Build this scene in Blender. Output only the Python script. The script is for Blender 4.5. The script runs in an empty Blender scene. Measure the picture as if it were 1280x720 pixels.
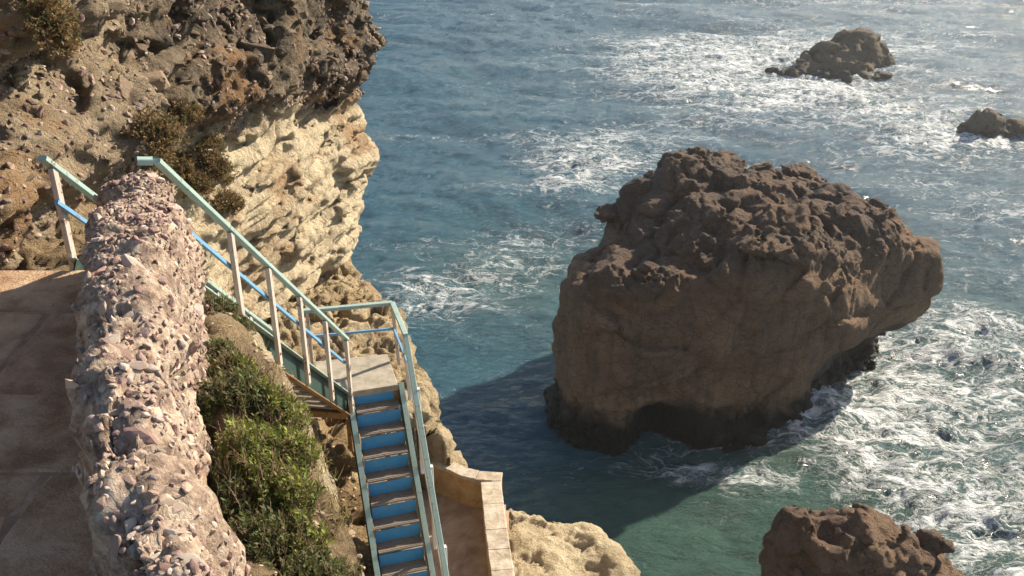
import bpy, math, random
from concurrent.futures import ThreadPoolExecutor
import numpy as np
from mathutils import Vector, Matrix

random.seed(7)
rng = np.random.default_rng(7)
SC = bpy.context.scene
COL = SC.collection

# ------------------------------------------------------------------ camera
PITCH = math.radians(26.6)
HFOV = math.radians(55.0)
cam_d = bpy.data.cameras.new("camera")
cam_d.sensor_width = 36.0
cam_d.lens = 18.0 / math.tan(HFOV / 2)
cam_d.clip_start = 0.05
cam_d.clip_end = 9000
cam = bpy.data.objects.new("camera", cam_d)
COL.objects.link(cam)
cam.location = (0, 0, 0)
cam.rotation_euler = (math.pi / 2 - PITCH, 0, 0)
SC.camera = cam

# ------------------------------------------------------------------ sky, sun, exposure
SUN_AZ = math.radians(52)      # to the right of the view direction (+Y)
SUN_EL = math.radians(30)
world = bpy.data.worlds.new("World")
SC.world = world
world.use_nodes = True
wn = world.node_tree
wn.nodes.clear()
w_out = wn.nodes.new("ShaderNodeOutputWorld")
w_bg = wn.nodes.new("ShaderNodeBackground")
w_sky = wn.nodes.new("ShaderNodeTexSky")
w_sky.sky_type = 'NISHITA'
w_sky.sun_disc = False
w_sky.sun_elevation = SUN_EL
w_sky.sun_rotation = SUN_AZ
w_sky.altitude = 30
w_sky.air_density = 1.0
w_sky.dust_density = 1.0
w_sky.ozone_density = 1.0
w_bg.inputs["Strength"].default_value = 0.088
wn.links.new(w_sky.outputs[0], w_bg.inputs[0])
wn.links.new(w_bg.outputs[0], w_out.inputs[0])

sun_d = bpy.data.lights.new("sun", 'SUN')
sun_d.energy = 5.0
sun_d.angle = math.radians(0.8)
sun_d.color = (1.0, 0.875, 0.69)
sun = bpy.data.objects.new("sun", sun_d)
COL.objects.link(sun)
to_sun = Vector((math.sin(SUN_AZ) * math.cos(SUN_EL), math.cos(SUN_AZ) * math.cos(SUN_EL), math.sin(SUN_EL)))
sun.rotation_euler = to_sun.to_track_quat('Z', 'Y').to_euler()
sun.location = (30, 20, 40)

SC.view_settings.view_transform = 'Standard'
SC.view_settings.look = 'None'
SC.view_settings.gamma = 1.0
SC.view_settings.exposure = 0.92
SC.render.engine = 'CYCLES'
SC.cycles.use_denoising = True
SC.cycles.max_bounces = 5
SC.cycles.diffuse_bounces = 3
SC.cycles.glossy_bounces = 2
SC.cycles.transmission_bounces = 2
SC.cycles.sample_clamp_indirect = 6.0
SC.cycles.caustics_reflective = False
SC.cycles.caustics_refractive = False

SEA = -30.0
FPX = 640 / math.tan(HFOV / 2)
CP, SP = math.cos(PITCH), math.sin(PITCH)


def on_level(px, py, z):
    """Point of the level z that stands at (px, py) of the survey grid."""
    v = (360 - py) / FPX
    u = (px - 640) / FPX
    d = (u, CP + v * SP, -SP + v * CP)
    t = z / d[2]
    return (d[0] * t, d[1] * t, z)


# ------------------------------------------------------------------ numpy noise
_LN = 64
_LAT = [rng.random((_LN, _LN, _LN), dtype=np.float32) * 2 - 1 for _ in range(3)]
_ROT = []
for _i in range(10):
    q, _ = np.linalg.qr(rng.normal(size=(3, 3)))
    _ROT.append(q.astype(np.float32))


def vnoise(p, k=0):
    lat = _LAT[k % 3]
    fl = np.floor(p)
    f = (p - fl).astype(np.float32)
    i = fl.astype(np.int32)
    u = f * f * f * (f * (f * 6 - 15) + 10)
    x0 = i[:, 0] & 63; x1 = (i[:, 0] + 1) & 63
    y0 = i[:, 1] & 63; y1 = (i[:, 1] + 1) & 63
    z0 = i[:, 2] & 63; z1 = (i[:, 2] + 1) & 63
    ux, uy, uz = u[:, 0], u[:, 1], u[:, 2]
    a = lat[x0, y0, z0]; a = a + (lat[x1, y0, z0] - a) * ux
    b = lat[x0, y1, z0]; b = b + (lat[x1, y1, z0] - b) * ux
    c = lat[x0, y0, z1]; c = c + (lat[x1, y0, z1] - c) * ux
    d = lat[x0, y1, z1]; d = d + (lat[x1, y1, z1] - d) * ux
    a = a + (b - a) * uy
    c = c + (d - c) * uy
    return a + (c - a) * uz


def fbm(p, freq, octaves=4, gain=0.5, seed=0, ridged=False):
    p = p.astype(np.float32) * np.float32(freq)
    out = np.zeros(len(p), np.float32)
    amp, tot = 1.0, 0.0
    for o in range(octaves):
        q = p @ _ROT[(o + seed) % 10] + np.float32(17.3 * (o + 1) + 5.7 * seed)
        n = vnoise(q, o + seed)
        if ridged:
            n = 1 - 2 * np.abs(n)
        out += amp * n
        tot += amp
        amp *= gain
        p = p * np.float32(2.03)
    return out / np.float32(tot)


def worley(p, freq, seed=0):
    """F1, F2 and a random value for the nearest cell."""
    p = p.astype(np.float32) * np.asarray(freq, np.float32) + np.float32(seed * 9.7)
    fl = np.floor(p).astype(np.int32)
    f = (p - fl).astype(np.float32)
    n = len(p)
    F1 = np.full(n, 9, np.float32); F2 = np.full(n, 9, np.float32); cid = np.zeros(n, np.float32)
    A, B, Cc = _LAT
    for dx in (-1, 0, 1):
        for dy in (-1, 0, 1):
            for dz in (-1, 0, 1):
                ix = (fl[:, 0] + dx) & 63; iy = (fl[:, 1] + dy) & 63; iz = (fl[:, 2] + dz) & 63
                ra = A[ix, iy, iz]; rb = B[ix, iy, iz]; rc = Cc[ix, iy, iz]
                d = (dx + 0.5 + 0.46 * ra - f[:, 0]) ** 2 + (dy + 0.5 + 0.46 * rb - f[:, 1]) ** 2 + (dz + 0.5 + 0.46 * rc - f[:, 2]) ** 2
                m = d < F1
                F2 = np.where(m, F1, np.minimum(F2, d))
                cid = np.where(m, A[iy, iz, ix], cid)
                F1 = np.where(m, d, F1)
    return np.sqrt(F1), np.sqrt(F2), cid


def sstep(a, b, x):
    t = np.clip((x - a) / (b - a), 0, 1)
    return t * t * (3 - 2 * t)


def poly_dist(pts, x, y, closed=True):
    """Signed distance in plan (negative inside); open polyline: negative on its left side."""
    pts = np.asarray(pts, np.float32)
    n = len(pts)
    best = np.full(x.shape, 1e9, np.float32)
    inside = np.zeros(x.shape, bool)
    side = np.zeros(x.shape, np.float32)
    for i in range(n if closed else n - 1):
        ax, ay = pts[i]; bx, by = pts[(i + 1) % n]
        ex, ey = bx - ax, by - ay
        wx, wy = x - ax, y - ay
        t = np.clip((wx * ex + wy * ey) / (ex * ex + ey * ey + 1e-9), 0, 1)
        qx, qy = wx - t * ex, wy - t * ey
        d = np.sqrt(qx * qx + qy * qy)
        if closed:
            c = ((ay <= y) & (by > y)) | ((by <= y) & (ay > y))
            xi = ax + (y - ay) / (by - ay + 1e-12) * ex
            inside ^= c & (x < xi)
        else:
            m = d < best - 1e-6
            side = np.where(m, ex * wy - ey * wx, side)
        best = np.minimum(best, d)
    if closed:
        return np.where(inside, -best, best)
    return np.where(side > 0, -best, best)


def idw(ctrl, x, y, power=3.0):
    c = np.asarray(ctrl, np.float32)
    num = np.zeros(x.shape, np.float32); den = np.zeros(x.shape, np.float32)
    for cx, cy, cz in c:
        w = 1.0 / (((x - cx) ** 2 + (y - cy) ** 2) + 0.02) ** (power / 2)
        num += w * cz; den += w
    return num / den


def surface_nets(S, org, h):
    nx, ny, nz = S.shape
    neg = S < 0
    cnt = np.zeros((nx - 1, ny - 1, nz - 1), np.int8)
    for a in (0, 1):
        for b in (0, 1):
            for c in (0, 1):
                cnt += neg[a:nx - 1 + a, b:ny - 1 + b, c:nz - 1 + c]
    act = (cnt > 0) & (cnt < 8)
    I, J, K = np.nonzero(act)
    idx = np.full(act.shape, -1, np.int32)
    idx[I, J, K] = np.arange(len(I))
    corners = [(a, b, c) for a in (0, 1) for b in (0, 1) for c in (0, 1)]
    val = {cc: S[I + cc[0], J + cc[1], K + cc[2]] for cc in corners}
    pos = np.zeros((len(I), 3), np.float32); num = np.zeros(len(I), np.float32)
    for a in corners:
        for ax in range(3):
            if a[ax] == 0:
                b = list(a); b[ax] = 1; b = tuple(b)
                va, vb = val[a], val[b]
                m = (va < 0) != (vb < 0)
                t = np.where(m, va / np.where(m, va - vb, 1), 0)
                for q in range(3):
                    pos[:, q] += np.where(m, a[q] + (t if q == ax else 0), 0)
                num += m
    pos /= num[:, None]
    V = (pos + np.stack([I, J, K], 1)) * h + np.asarray(org, np.float32)
    faces = []
    for ax in range(3):
        sl0 = [slice(None)] * 3; sl1 = [slice(None)] * 3
        sl0[ax] = slice(0, -1); sl1[ax] = slice(1, None)
        n0 = neg[tuple(sl0)]; n1 = neg[tuple(sl1)]
        ch = n0 != n1
        o1, o2 = (ax + 1) % 3, (ax + 2) % 3
        E = np.array(np.nonzero(ch)).T
        ok = (E[:, o1] > 0) & (E[:, o2] > 0) & (E[:, o1] < S.shape[o1] - 1) & (E[:, o2] < S.shape[o2] - 1)
        E = E[ok]
        fl = n0[E[:, 0], E[:, 1], E[:, 2]]
        q = []
        for d1, d2 in ((-1, -1), (0, -1), (0, 0), (-1, 0)):
            C = E.copy(); C[:, o1] += d1; C[:, o2] += d2
            q.append(idx[C[:, 0], C[:, 1], C[:, 2]])
        q = np.stack(q, 1)
        q = np.where(fl[:, None], q, q[:, ::-1])
        faces.append(q)
    F = np.concatenate(faces)
    F = F[(F >= 0).all(1)]
    return V, F


# ------------------------------------------------------------------ object helpers
def tag(o, label=None, cat=None, group=None, kind=None):
    if label: o["label"] = label
    if cat: o["category"] = cat
    if group: o["group"] = group
    if kind: o["kind"] = kind
    return o


def mesh_from(name, V, F, smooth=True, attrs=None):
    V = np.asarray(V, np.float32)
    me = bpy.data.meshes.new(name)
    if isinstance(F, np.ndarray):
        k = F.shape[1]
        me.vertices.add(len(V)); me.vertices.foreach_set("co", V.ravel())
        me.loops.add(F.size); me.loops.foreach_set("vertex_index", F.ravel().astype(np.int32))
        me.polygons.add(len(F))
        me.polygons.foreach_set("loop_start", np.arange(0, F.size, k, dtype=np.int32))
        me.polygons.foreach_set("loop_total", np.full(len(F), k, np.int32))
        me.update(calc_edges=True)
    else:
        me.from_pydata([tuple(map(float, v)) for v in V], [], F)
    if attrs:
        for an, av in attrs.items():
            av = np.asarray(av, np.float32)
            if av.ndim == 2:
                at = me.attributes.new(an, 'FLOAT_COLOR', 'POINT')
                at.data.foreach_set("color", np.concatenate([av, np.ones((len(av), 1), np.float32)], 1).ravel())
            else:
                at = me.attributes.new(an, 'FLOAT', 'POINT')
                at.data.foreach_set("value", av)
    me.polygons.foreach_set("use_smooth", np.full(len(me.polygons), smooth, bool))
    me.update()
    return me


def obj(name, me, mat=None, parent=None, loc=(0, 0, 0)):
    o = bpy.data.objects.new(name, me)
    COL.objects.link(o)
    o.location = loc
    if parent is not None:
        o.parent = parent
    if mat is not None and me is not None and not me.materials:
        me.materials.append(mat)
    return o


def build(name, V, F, mat, parent=None, origin=(0, 0, 0), smooth=True, attrs=None):
    """World-space vertices -> object whose origin is `origin` (or its parent's origin)."""
    V = np.asarray(V, np.float32)
    if parent is not None:
        base = np.array(parent["_o"], np.float32)
        o = obj(name, mesh_from(name, V - base, F, smooth, attrs), mat, parent)
        o["_o"] = tuple(parent["_o"])
        return o
    V = V - np.array(origin, np.float32)
    o = obj(name, mesh_from(name, V, F, smooth, attrs), mat, None, origin)
    o["_o"] = tuple(origin)
    return o


def empty(name, loc):
    o = bpy.data.objects.new(name, None)
    o.empty_display_size = 0.2
    COL.objects.link(o)
    o.location = loc
    o["_o"] = tuple(loc)
    return o


def vec(a):
    return np.asarray(a, float)


def beam(p0, p1, w, h, up=(0, 0, 1), ch=0.12):
    """Chamfered bar from p0 to p1, w across, h along `up`."""
    p0, p1 = vec(p0), vec(p1)
    d = p1 - p0; d = d / np.linalg.norm(d)
    s = np.cross(d, vec(up)); s /= np.linalg.norm(s)
    u = np.cross(s, d)
    c = ch * min(w, h)
    prof = [(-w / 2 + c, -h / 2), (w / 2 - c, -h / 2), (w / 2, -h / 2 + c), (w / 2, h / 2 - c),
            (w / 2 - c, h / 2), (-w / 2 + c, h / 2), (-w / 2, h / 2 - c), (-w / 2, -h / 2 + c)]
    V = [p0 + a * s + b * u for a, b in prof] + [p1 + a * s + b * u for a, b in prof]
    n = 8
    F = [tuple(range(n))[::-1], tuple(range(n, 2 * n))]
    F += [(i, (i + 1) % n, n + (i + 1) % n, n + i) for i in range(n)]
    F = [tuple(reversed(f)) for f in F]
    return V, F


def join(parts):
    V, F = [], []
    for v, f in parts:
        o = len(V)
        V += [tuple(map(float, q)) for q in v]
        F += [tuple(i + o for i in g) for g in f]
    return V, F


# ------------------------------------------------------------------ materials
class NT:
    def __init__(self, name):
        self.m = bpy.data.materials.new(name)
        self.m.use_nodes = True
        self.t = self.m.node_tree
        self.t.nodes.clear()
        self.out = self.t.nodes.new("ShaderNodeOutputMaterial")
        self.p = self.n("ShaderNodeBsdfPrincipled")
        self.link(self.p.outputs[0], self.out.inputs[0])
        self.tc = self.n("ShaderNodeTexCoord").outputs["Object"]

    def n(self, t, **kw):
        nd = self.t.nodes.new(t)
        for k, v in kw.items():
            setattr(nd, k, v)
        return nd

    def link(self, a, b):
        self.t.links.new(a, b)

    def put(self, sock, v):
        if hasattr(v, "is_linked") or isinstance(v, bpy.types.NodeSocket):
            self.link(v, sock)
        else:
            if sock.type == 'RGBA' and len(v) == 3:
                v = (*v, 1)
            sock.default_value = v

    def noise(self, scale, detail=6, rough=0.6, vec=None, dist=0.0, typ='FBM'):
        nd = self.n("ShaderNodeTexNoise")
        nd.noise_type = typ
        self.link(vec or self.tc, nd.inputs["Vector"])
        nd.inputs["Scale"].default_value = scale
        nd.inputs["Detail"].default_value = detail
        nd.inputs["Roughness"].default_value = rough
        nd.inputs["Distortion"].default_value = dist
        return nd.outputs["Fac"]

    def voro(self, scale, vec=None, feat='F1', out="Distance", rand=1.0):
        nd = self.n("ShaderNodeTexVoronoi")
        nd.feature = feat
        self.link(vec or self.tc, nd.inputs["Vector"])
        nd.inputs["Scale"].default_value = scale
        nd.inputs["Randomness"].default_value = rand
        return nd.outputs[out]

    def mapping(self, scale=(1, 1, 1), rot=(0, 0, 0), vec=None):
        nd = self.n("ShaderNodeMapping")
        self.link(vec or self.tc, nd.inputs["Vector"])
        nd.inputs["Scale"].default_value = scale
        nd.inputs["Rotation"].default_value = rot
        return nd.outputs[0]

    def math(self, op, a, b=0.0, c=None, clamp=False):
        nd = self.n("ShaderNodeMath", operation=op)
        nd.use_clamp = clamp
        self.put(nd.inputs[0], a); self.put(nd.inputs[1], b)
        if c is not None: self.put(nd.inputs[2], c)
        return nd.outputs[0]

    def ramp(self, fac, stops, interp='LINEAR'):
        nd = self.n("ShaderNodeValToRGB")
        cr = nd.color_ramp
        cr.interpolation = interp
        while len(cr.elements) < len(stops): cr.elements.new(0.5)
        for e, (p, c) in zip(cr.elements, stops):
            e.position = p
            e.color = (*c, 1) if len(c) == 3 else c
        self.link(fac, nd.inputs[0])
        return nd.outputs[0]

    def smooth(self, fac, a, b):
        nd = self.n("ShaderNodeMapRange")
        nd.interpolation_type = 'SMOOTHSTEP'
        self.put(nd.inputs[0], fac); self.put(nd.inputs[1], a); self.put(nd.inputs[2], b)
        return nd.outputs[0]

    def mix(self, fac, a, b, mode='MIX'):
        nd = self.n("ShaderNodeMix", data_type='RGBA', blend_type=mode)
        self.put(nd.inputs[0], fac); self.put(nd.inputs[6], a); self.put(nd.inputs[7], b)
        return nd.outputs[2]

    def attr(self, name, out="Fac"):
        nd = self.n("ShaderNodeAttribute")
        nd.attribute_name = name
        return nd.outputs[out]

    def oinfo(self):
        return self.n("ShaderNodeObjectInfo").outputs["Random"]

    def bump(self, h, strength, dist, normal=None):
        nd = self.n("ShaderNodeBump")
        nd.inputs["Strength"].default_value = strength
        nd.inputs["Distance"].default_value = dist
        self.link(h, nd.inputs["Height"])
        if normal is not None: self.link(normal, nd.inputs["Normal"])
        return nd.outputs[0]

    def done(self, color=None, rough=None, normal=None, spec=None):
        if color is not None: self.put(self.p.inputs["Base Color"], color)
        if rough is not None: self.put(self.p.inputs["Roughness"], rough)
        if normal is not None: self.link(normal, self.p.inputs["Normal"])
        if spec is not None: self.p.inputs["Specular IOR Level"].default_value = spec
        return self.m


def rock_mat(name, dark, mid, pale, accent, s=1.0, bump=1.0, tone=True, wet=False, streak=False, bands=0.0, fine=0.45, crackdark=0.0, acc=0.5):
    """Rock: attribute `tone` 0..1 from dark conglomerate to pale bedded stone, noise grain on both."""
    N = NT(name)
    big = N.noise(0.55 * s, 6, 0.6, dist=0.4)
    med = N.noise(2.6 * s, 8, 0.68, dist=0.3)
    fin = N.noise(14 * s, 8, 0.7)
    grain = N.noise(60 * s, 4, 0.7)
    if tone:
        t = N.attr("tone")
        t = N.math('ADD', t, N.math('MULTIPLY', N.math('SUBTRACT', med, 0.5), 0.9))
        t = N.math('ADD', t, N.math('MULTIPLY', N.math('SUBTRACT', fin, 0.5), 0.5))
    else:
        t = N.math('ADD', N.math('MULTIPLY', med, 0.9), N.math('MULTIPLY', N.math('SUBTRACT', fin, 0.5), 0.6))
    if bands:
        bd = N.noise(1.0, 5, 0.7, vec=N.mapping((0.35, 0.35, 5.0)), dist=0.6)
        t = N.math('ADD', t, N.math('MULTIPLY', N.math('SUBTRACT', bd, 0.5), bands))
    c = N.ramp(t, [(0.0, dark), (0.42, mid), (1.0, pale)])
    a = N.smooth(N.math('ADD', big, N.math('MULTIPLY', N.math('SUBTRACT', fin, 0.5), 0.5)), 0.52, 0.66)
    c = N.mix(N.math('MULTIPLY', a, acc), c, accent)
    if not tone:
        c = N.mix(1.0, c, N.ramp(N.oinfo(), [(0, (0.55, 0.52, 0.5)), (0.6, (1, 1, 1)), (1, (1.5, 1.42, 1.35))]), 'MULTIPLY')
    g = N.ramp(grain, [(0.25, (0.72, 0.72, 0.72)), (0.5, (1, 1, 1)), (0.8, (1.22, 1.2, 1.16))])
    c = N.mix(1.0, c, g, 'MULTIPLY')
    # thin dark cracks and pits
    wv = N.n("ShaderNodeVectorMath", operation='ADD')
    nv = N.n("ShaderNodeTexNoise"); N.link(N.tc, nv.inputs["Vector"]); nv.inputs["Scale"].default_value = 3 * s
    sc = N.n("ShaderNodeVectorMath", operation='SCALE'); N.link(nv.outputs["Color"], sc.inputs[0]); sc.inputs["Scale"].default_value = 0.35 / s
    N.link(N.tc, wv.inputs[0]); N.link(sc.outputs[0], wv.inputs[1])
    cr = N.voro(2.1 * s, vec=N.mapping((1, 1, 1.9), vec=wv.outputs[0]), feat='DISTANCE_TO_EDGE')
    crack = N.smooth(cr, 0.0, 0.05)
    if crackdark:
        c = N.mix(N.math('MULTIPLY', N.math('SUBTRACT', 1.0, crack), crackdark), c, tuple(q * 0.5 for q in dark))
    if streak:
        st = N.noise(1.3, 5, 0.6, vec=N.mapping((1.6, 1.6, 0.16)))
        c = N.mix(N.math('MULTIPLY', N.smooth(st, 0.48, 0.7), 0.45), c, (0.10, 0.075, 0.055))
    if wet:
        wz = N.attr("wet")
        c = N.mix(wz, c, N.ramp(fin, [(0.3, (0.012, 0.011, 0.009)), (0.62, (0.03, 0.028, 0.02)), (0.8, (0.09, 0.07, 0.042))]))
    h = N.math('ADD', N.math('MULTIPLY', med, 1.0), N.math('MULTIPLY', fin, fine))
    h = N.math('ADD', h, N.math('MULTIPLY', grain, 0.12))
    h = N.math('ADD', h, N.math('MULTIPLY', crack, 0.05))
    nrm = N.bump(h, 0.85 * bump, 0.22 / s)
    return N.done(c, N.math('SUBTRACT', 0.95, N.math('MULTIPLY', wz, 0.35)) if wet else 0.93, nrm, 0.25)


M_CLIFF = rock_mat("cliff_rock", (0.105, 0.085, 0.062), (0.35, 0.27, 0.18), (0.70, 0.59, 0.41), (0.33, 0.185, 0.085), 1.0, 1.25, bands=0.8, acc=0.7)
M_LEDGE = rock_mat("ledge_rock", (0.17, 0.115, 0.07), (0.42, 0.31, 0.18), (0.72, 0.60, 0.40), (0.36, 0.24, 0.12), 1.6, 1.5, bands=0.5)
M_STACK = rock_mat("sea_rock", (0.125, 0.102, 0.09), (0.25, 0.162, 0.105), (0.48, 0.325, 0.195), (0.25, 0.15, 0.09), 0.55, 1.3, wet=True, streak=True, bands=0.35, fine=0.9, crackdark=0.5)
M_FAR = rock_mat("skerry_rock", (0.07, 0.058, 0.045), (0.15, 0.115, 0.08), (0.24, 0.19, 0.13), (0.15, 0.10, 0.06), 0.3, wet=True)


def stone_mat():
    N = NT("rubble_stone")
    r = N.oinfo()
    col = N.attr("col", "Color")
    fin = N.noise(40, 6, 0.7)
    c = N.mix(1.0, col, N.ramp(fin, [(0.25, (0.6, 0.58, 0.58)), (0.55, (1, 1, 1)), (0.85, (1.3, 1.27, 1.22))]), 'MULTIPLY')
    tint = N.ramp(r, [(0, (0.8, 0.72, 0.72)), (0.5, (1, 0.97, 0.93)), (1, (1.2, 1.15, 1.05))])
    c = N.mix(1.0, c, tint, 'MULTIPLY')
    return N.done(c, 0.9, N.bump(fin, 0.6, 0.012), 0.25)


M_STONE = stone_mat()


def simple_rock(name, stops, scale, bump_d, rough=0.92, fine=60):
    N = NT(name)
    a = N.noise(scale, 8, 0.66, dist=0.3)
    b = N.noise(fine, 5, 0.7)
    f = N.math('ADD', a, N.math('MULTIPLY', N.math('SUBTRACT', b, 0.5), 0.4))
    c = N.ramp(f, [(0.5 + (p_ - 0.5) * 0.6, c_) for p_, c_ in stops])
    st = N.noise(scale * 0.3, 5, 0.7, dist=0.8)
    c = N.mix(N.math('MULTIPLY', N.smooth(st, 0.52, 0.68), 0.4), c, tuple(q * 0.62 for q in stops[0][1]))
    h = N.math('ADD', a, N.math('MULTIPLY', b, 0.3))
    return N.done(c, rough, N.bump(h, 0.8, bump_d), 0.25)


M_MORTAR = simple_rock("wall_mortar", [(0.25, (0.16, 0.11, 0.085)), (0.5, (0.355, 0.265, 0.20)), (0.75, (0.56, 0.465, 0.36))], 9, 0.06)
M_PATH = simple_rock("path_slab", [(0.25, (0.36, 0.22, 0.13)), (0.5, (0.56, 0.37, 0.235)), (0.75, (0.68, 0.50, 0.34))], 4.0, 0.09)
M_PATHBASE = simple_rock("path_earth", [(0.3, (0.27, 0.175, 0.115)), (0.7, (0.46, 0.33, 0.22))], 6, 0.02)
M_TERRACE = simple_rock("terrace_earth", [(0.25, (0.30, 0.20, 0.13)), (0.5, (0.45, 0.32, 0.22)), (0.8, (0.56, 0.44, 0.32))], 2.2, 0.02)
M_PLASTER = simple_rock("ochre_render", [(0.25, (0.34, 0.23, 0.12)), (0.5, (0.47, 0.33, 0.19)), (0.8, (0.56, 0.44, 0.28))], 3, 0.02)
M_COPING = simple_rock("coping_stone", [(0.25, (0.36, 0.29, 0.21)), (0.55, (0.53, 0.45, 0.345)), (0.8, (0.64, 0.56, 0.45))], 6, 0.03)
M_CONCRETE = simple_rock("landing_concrete", [(0.25, (0.29, 0.26, 0.21)), (0.55, (0.38, 0.34, 0.28)), (0.8, (0.45, 0.41, 0.34))], 6, 0.006)


def paint_mat(name, paint, under, wear=0.6, rough=0.45, scale=14):
    N = NT(name)
    v = N.noise(3.2, 4, 0.6)
    a = N.noise(scale, 8, 0.72, dist=0.5)
    b = N.noise(90, 3, 0.6)
    c0 = N.mix(v, tuple(x * 0.82 for x in paint), tuple(min(1, x * 1.18 + 0.015) for x in paint))
    w = N.smooth(N.math('ADD', a, N.math('MULTIPLY', N.math('SUBTRACT', b, 0.5), 0.25)), wear, wear + 0.08)
    c = N.mix(w, c0, under)
    r = N.math('ADD', rough, N.math('MULTIPLY', w, 0.4))
    h = N.math('ADD', N.math('MULTIPLY', w, -0.6), N.math('MULTIPLY', b, 0.3))
    return N.done(c, r, N.bump(h, 0.4, 0.004), 0.4)


M_TEAL = paint_mat("teal_paint", (0.33, 0.455, 0.42), (0.17, 0.095, 0.05), 0.575)
M_TEALDARK = paint_mat("dark_green_paint_shaded", (0.022, 0.055, 0.046), (0.12, 0.07, 0.045), 0.58)  # dark green, taken darker to paint in the shade below the flange
M_BLUE = paint_mat("blue_paint", (0.16, 0.36, 0.58), (0.20, 0.13, 0.09), 0.58)
M_RISER = paint_mat("riser_blue_paint", (0.055, 0.30, 0.62), (0.22, 0.30, 0.36), 0.56)
M_POST = paint_mat("weathered_post", (0.50, 0.42, 0.36), (0.20, 0.115, 0.07), 0.57, 0.75)
M_RUST = paint_mat("rusted_steel", (0.27, 0.16, 0.065), (0.13, 0.07, 0.035), 0.55, 0.8)
M_TREAD = paint_mat("tread_plate", (0.22, 0.185, 0.155), (0.17, 0.105, 0.07), 0.56, 0.6)
M_WHITE = paint_mat("chalky_white_paint", (0.66, 0.63, 0.60), (0.33, 0.27, 0.22), 0.62, 0.6)


def leaf_mat(name):
    N = NT(name)
    c = N.attr("col", "Color")
    N.put(N.p.inputs["Base Color"], c)
    N.p.inputs["Roughness"].default_value = 0.6
    N.p.inputs["Specular IOR Level"].default_value = 0.3
    tr = N.n("ShaderNodeBsdfTranslucent")
    N.link(c, tr.inputs[0])
    mx = N.n("ShaderNodeMixShader"); mx.inputs[0].default_value = 0.35
    N.link(N.p.outputs[0], mx.inputs[1]); N.link(tr.outputs[0], mx.inputs[2])
    N.link(mx.outputs[0], N.out.inputs[0])
    return N.m


M_LEAF = leaf_mat("shrub_leaf")
M_TWIG = simple_rock("dry_twig", [(0.3, (0.12, 0.075, 0.05)), (0.7, (0.27, 0.19, 0.13))], 9, 0.004)


def water_mat():
    N = NT("sea_water")
    foam = N.attr("foam")
    green = N.attr("shoal")
    tc = N.tc
    flat = N.mapping((0.75, 1.25, 0))
    # warped coordinates give the foam its torn, lacy edges
    nv = N.n("ShaderNodeTexNoise"); N.link(flat, nv.inputs["Vector"]); nv.inputs["Scale"].default_value = 0.32; nv.inputs["Detail"].default_value = 5
    sub = N.n("ShaderNodeVectorMath", operation='SUBTRACT'); N.link(nv.outputs["Color"], sub.inputs[0]); sub.inputs[1].default_value = (0.5, 0.5, 0.5)
    sc = N.n("ShaderNodeVectorMath", operation='SCALE'); N.link(sub.outputs[0], sc.inputs[0]); sc.inputs["Scale"].default_value = 3.6
    ad = N.n("ShaderNodeVectorMath", operation='ADD'); N.link(flat, ad.inputs[0]); N.link(sc.outputs[0], ad.inputs[1])
    wv = N.mapping((1, 1, 0), vec=ad.outputs[0])
    r1 = N.noise(0.42, 6, 0.60, vec=wv)
    web1 = N.math('SUBTRACT', 1.0, N.math('MULTIPLY', N.math('ABSOLUTE', N.math('SUBTRACT', r1, 0.5)), 8.0), clamp=True)
    r2 = N.noise(1.5, 6, 0.65, vec=wv)
    web2 = N.math('SUBTRACT', 1.0, N.math('MULTIPLY', N.math('ABSOLUTE', N.math('SUBTRACT', r2, 0.5)), 7.0), clamp=True)
    r4 = N.noise(4.2, 5, 0.65, vec=wv)
    web3 = N.math('SUBTRACT', 1.0, N.math('MULTIPLY', N.math('ABSOLUTE', N.math('SUBTRACT', r4, 0.5)), 6.0), clamp=True)
    r3 = N.noise(0.16, 4, 0.6, vec=wv)
    web = N.math('MAXIMUM', web1, N.math('MAXIMUM', N.math('MULTIPLY', web2, 0.92), N.math('MULTIPLY', web3, 0.6)))
    blot = N.noise(3.0, 6, 0.7, vec=wv)
    lace = N.math('MULTIPLY', web, N.math('ADD', 0.55, N.math('MULTIPLY', blot, 0.8)))
    msk = N.math('ADD', foam, N.math('MULTIPLY', N.math('SUBTRACT', r3, 0.5), 0.9))
    thr = N.math('SUBTRACT', 1.12, N.math('MULTIPLY', msk, 0.82))
    f = N.smooth(N.math('SUBTRACT', lace, thr), -0.14, 0.34)
    f = N.math('MULTIPLY', f, 0.95)
    # dissolved foam tints the water paler under the lace
    veil = N.smooth(N.math('ADD', foam, N.math('MULTIPLY', N.math('SUBTRACT', r1, 0.5), 0.8)), 0.25, 1.1)
    deep = N.mix(N.noise(0.05, 4, 0.6, vec=flat), (0.011, 0.066, 0.108), (0.018, 0.098, 0.142))
    body = N.mix(green, deep, (0.040, 0.092, 0.074))
    body = N.mix(N.math('MULTIPLY', veil, 0.6), body, (0.15, 0.26, 0.28))
    col = N.mix(f, body, (0.80, 0.82, 0.82))
    rough = N.math('ADD', 0.13, N.math('MULTIPLY', f, 0.55))
    b1 = N.noise(1.1, 9, 0.66, vec=N.mapping((0.8, 1.9, 1), rot=(0, 0, 0.25)))
    b2 = N.noise(7.0, 6, 0.6, vec=N.mapping((1.0, 1.6, 1), rot=(0, 0, 0.3)))
    h = N.math('ADD', b1, N.math('MULTIPLY', b2, 0.22))
    h = N.math('ADD', h, N.math('MULTIPLY', f, 0.25))
    nrm = N.bump(h, 0.9, 0.55)
    N.p.inputs["IOR"].default_value = 1.33
    return N.done(col, rough, nrm, 0.5)


M_WATER = water_mat()

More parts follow.
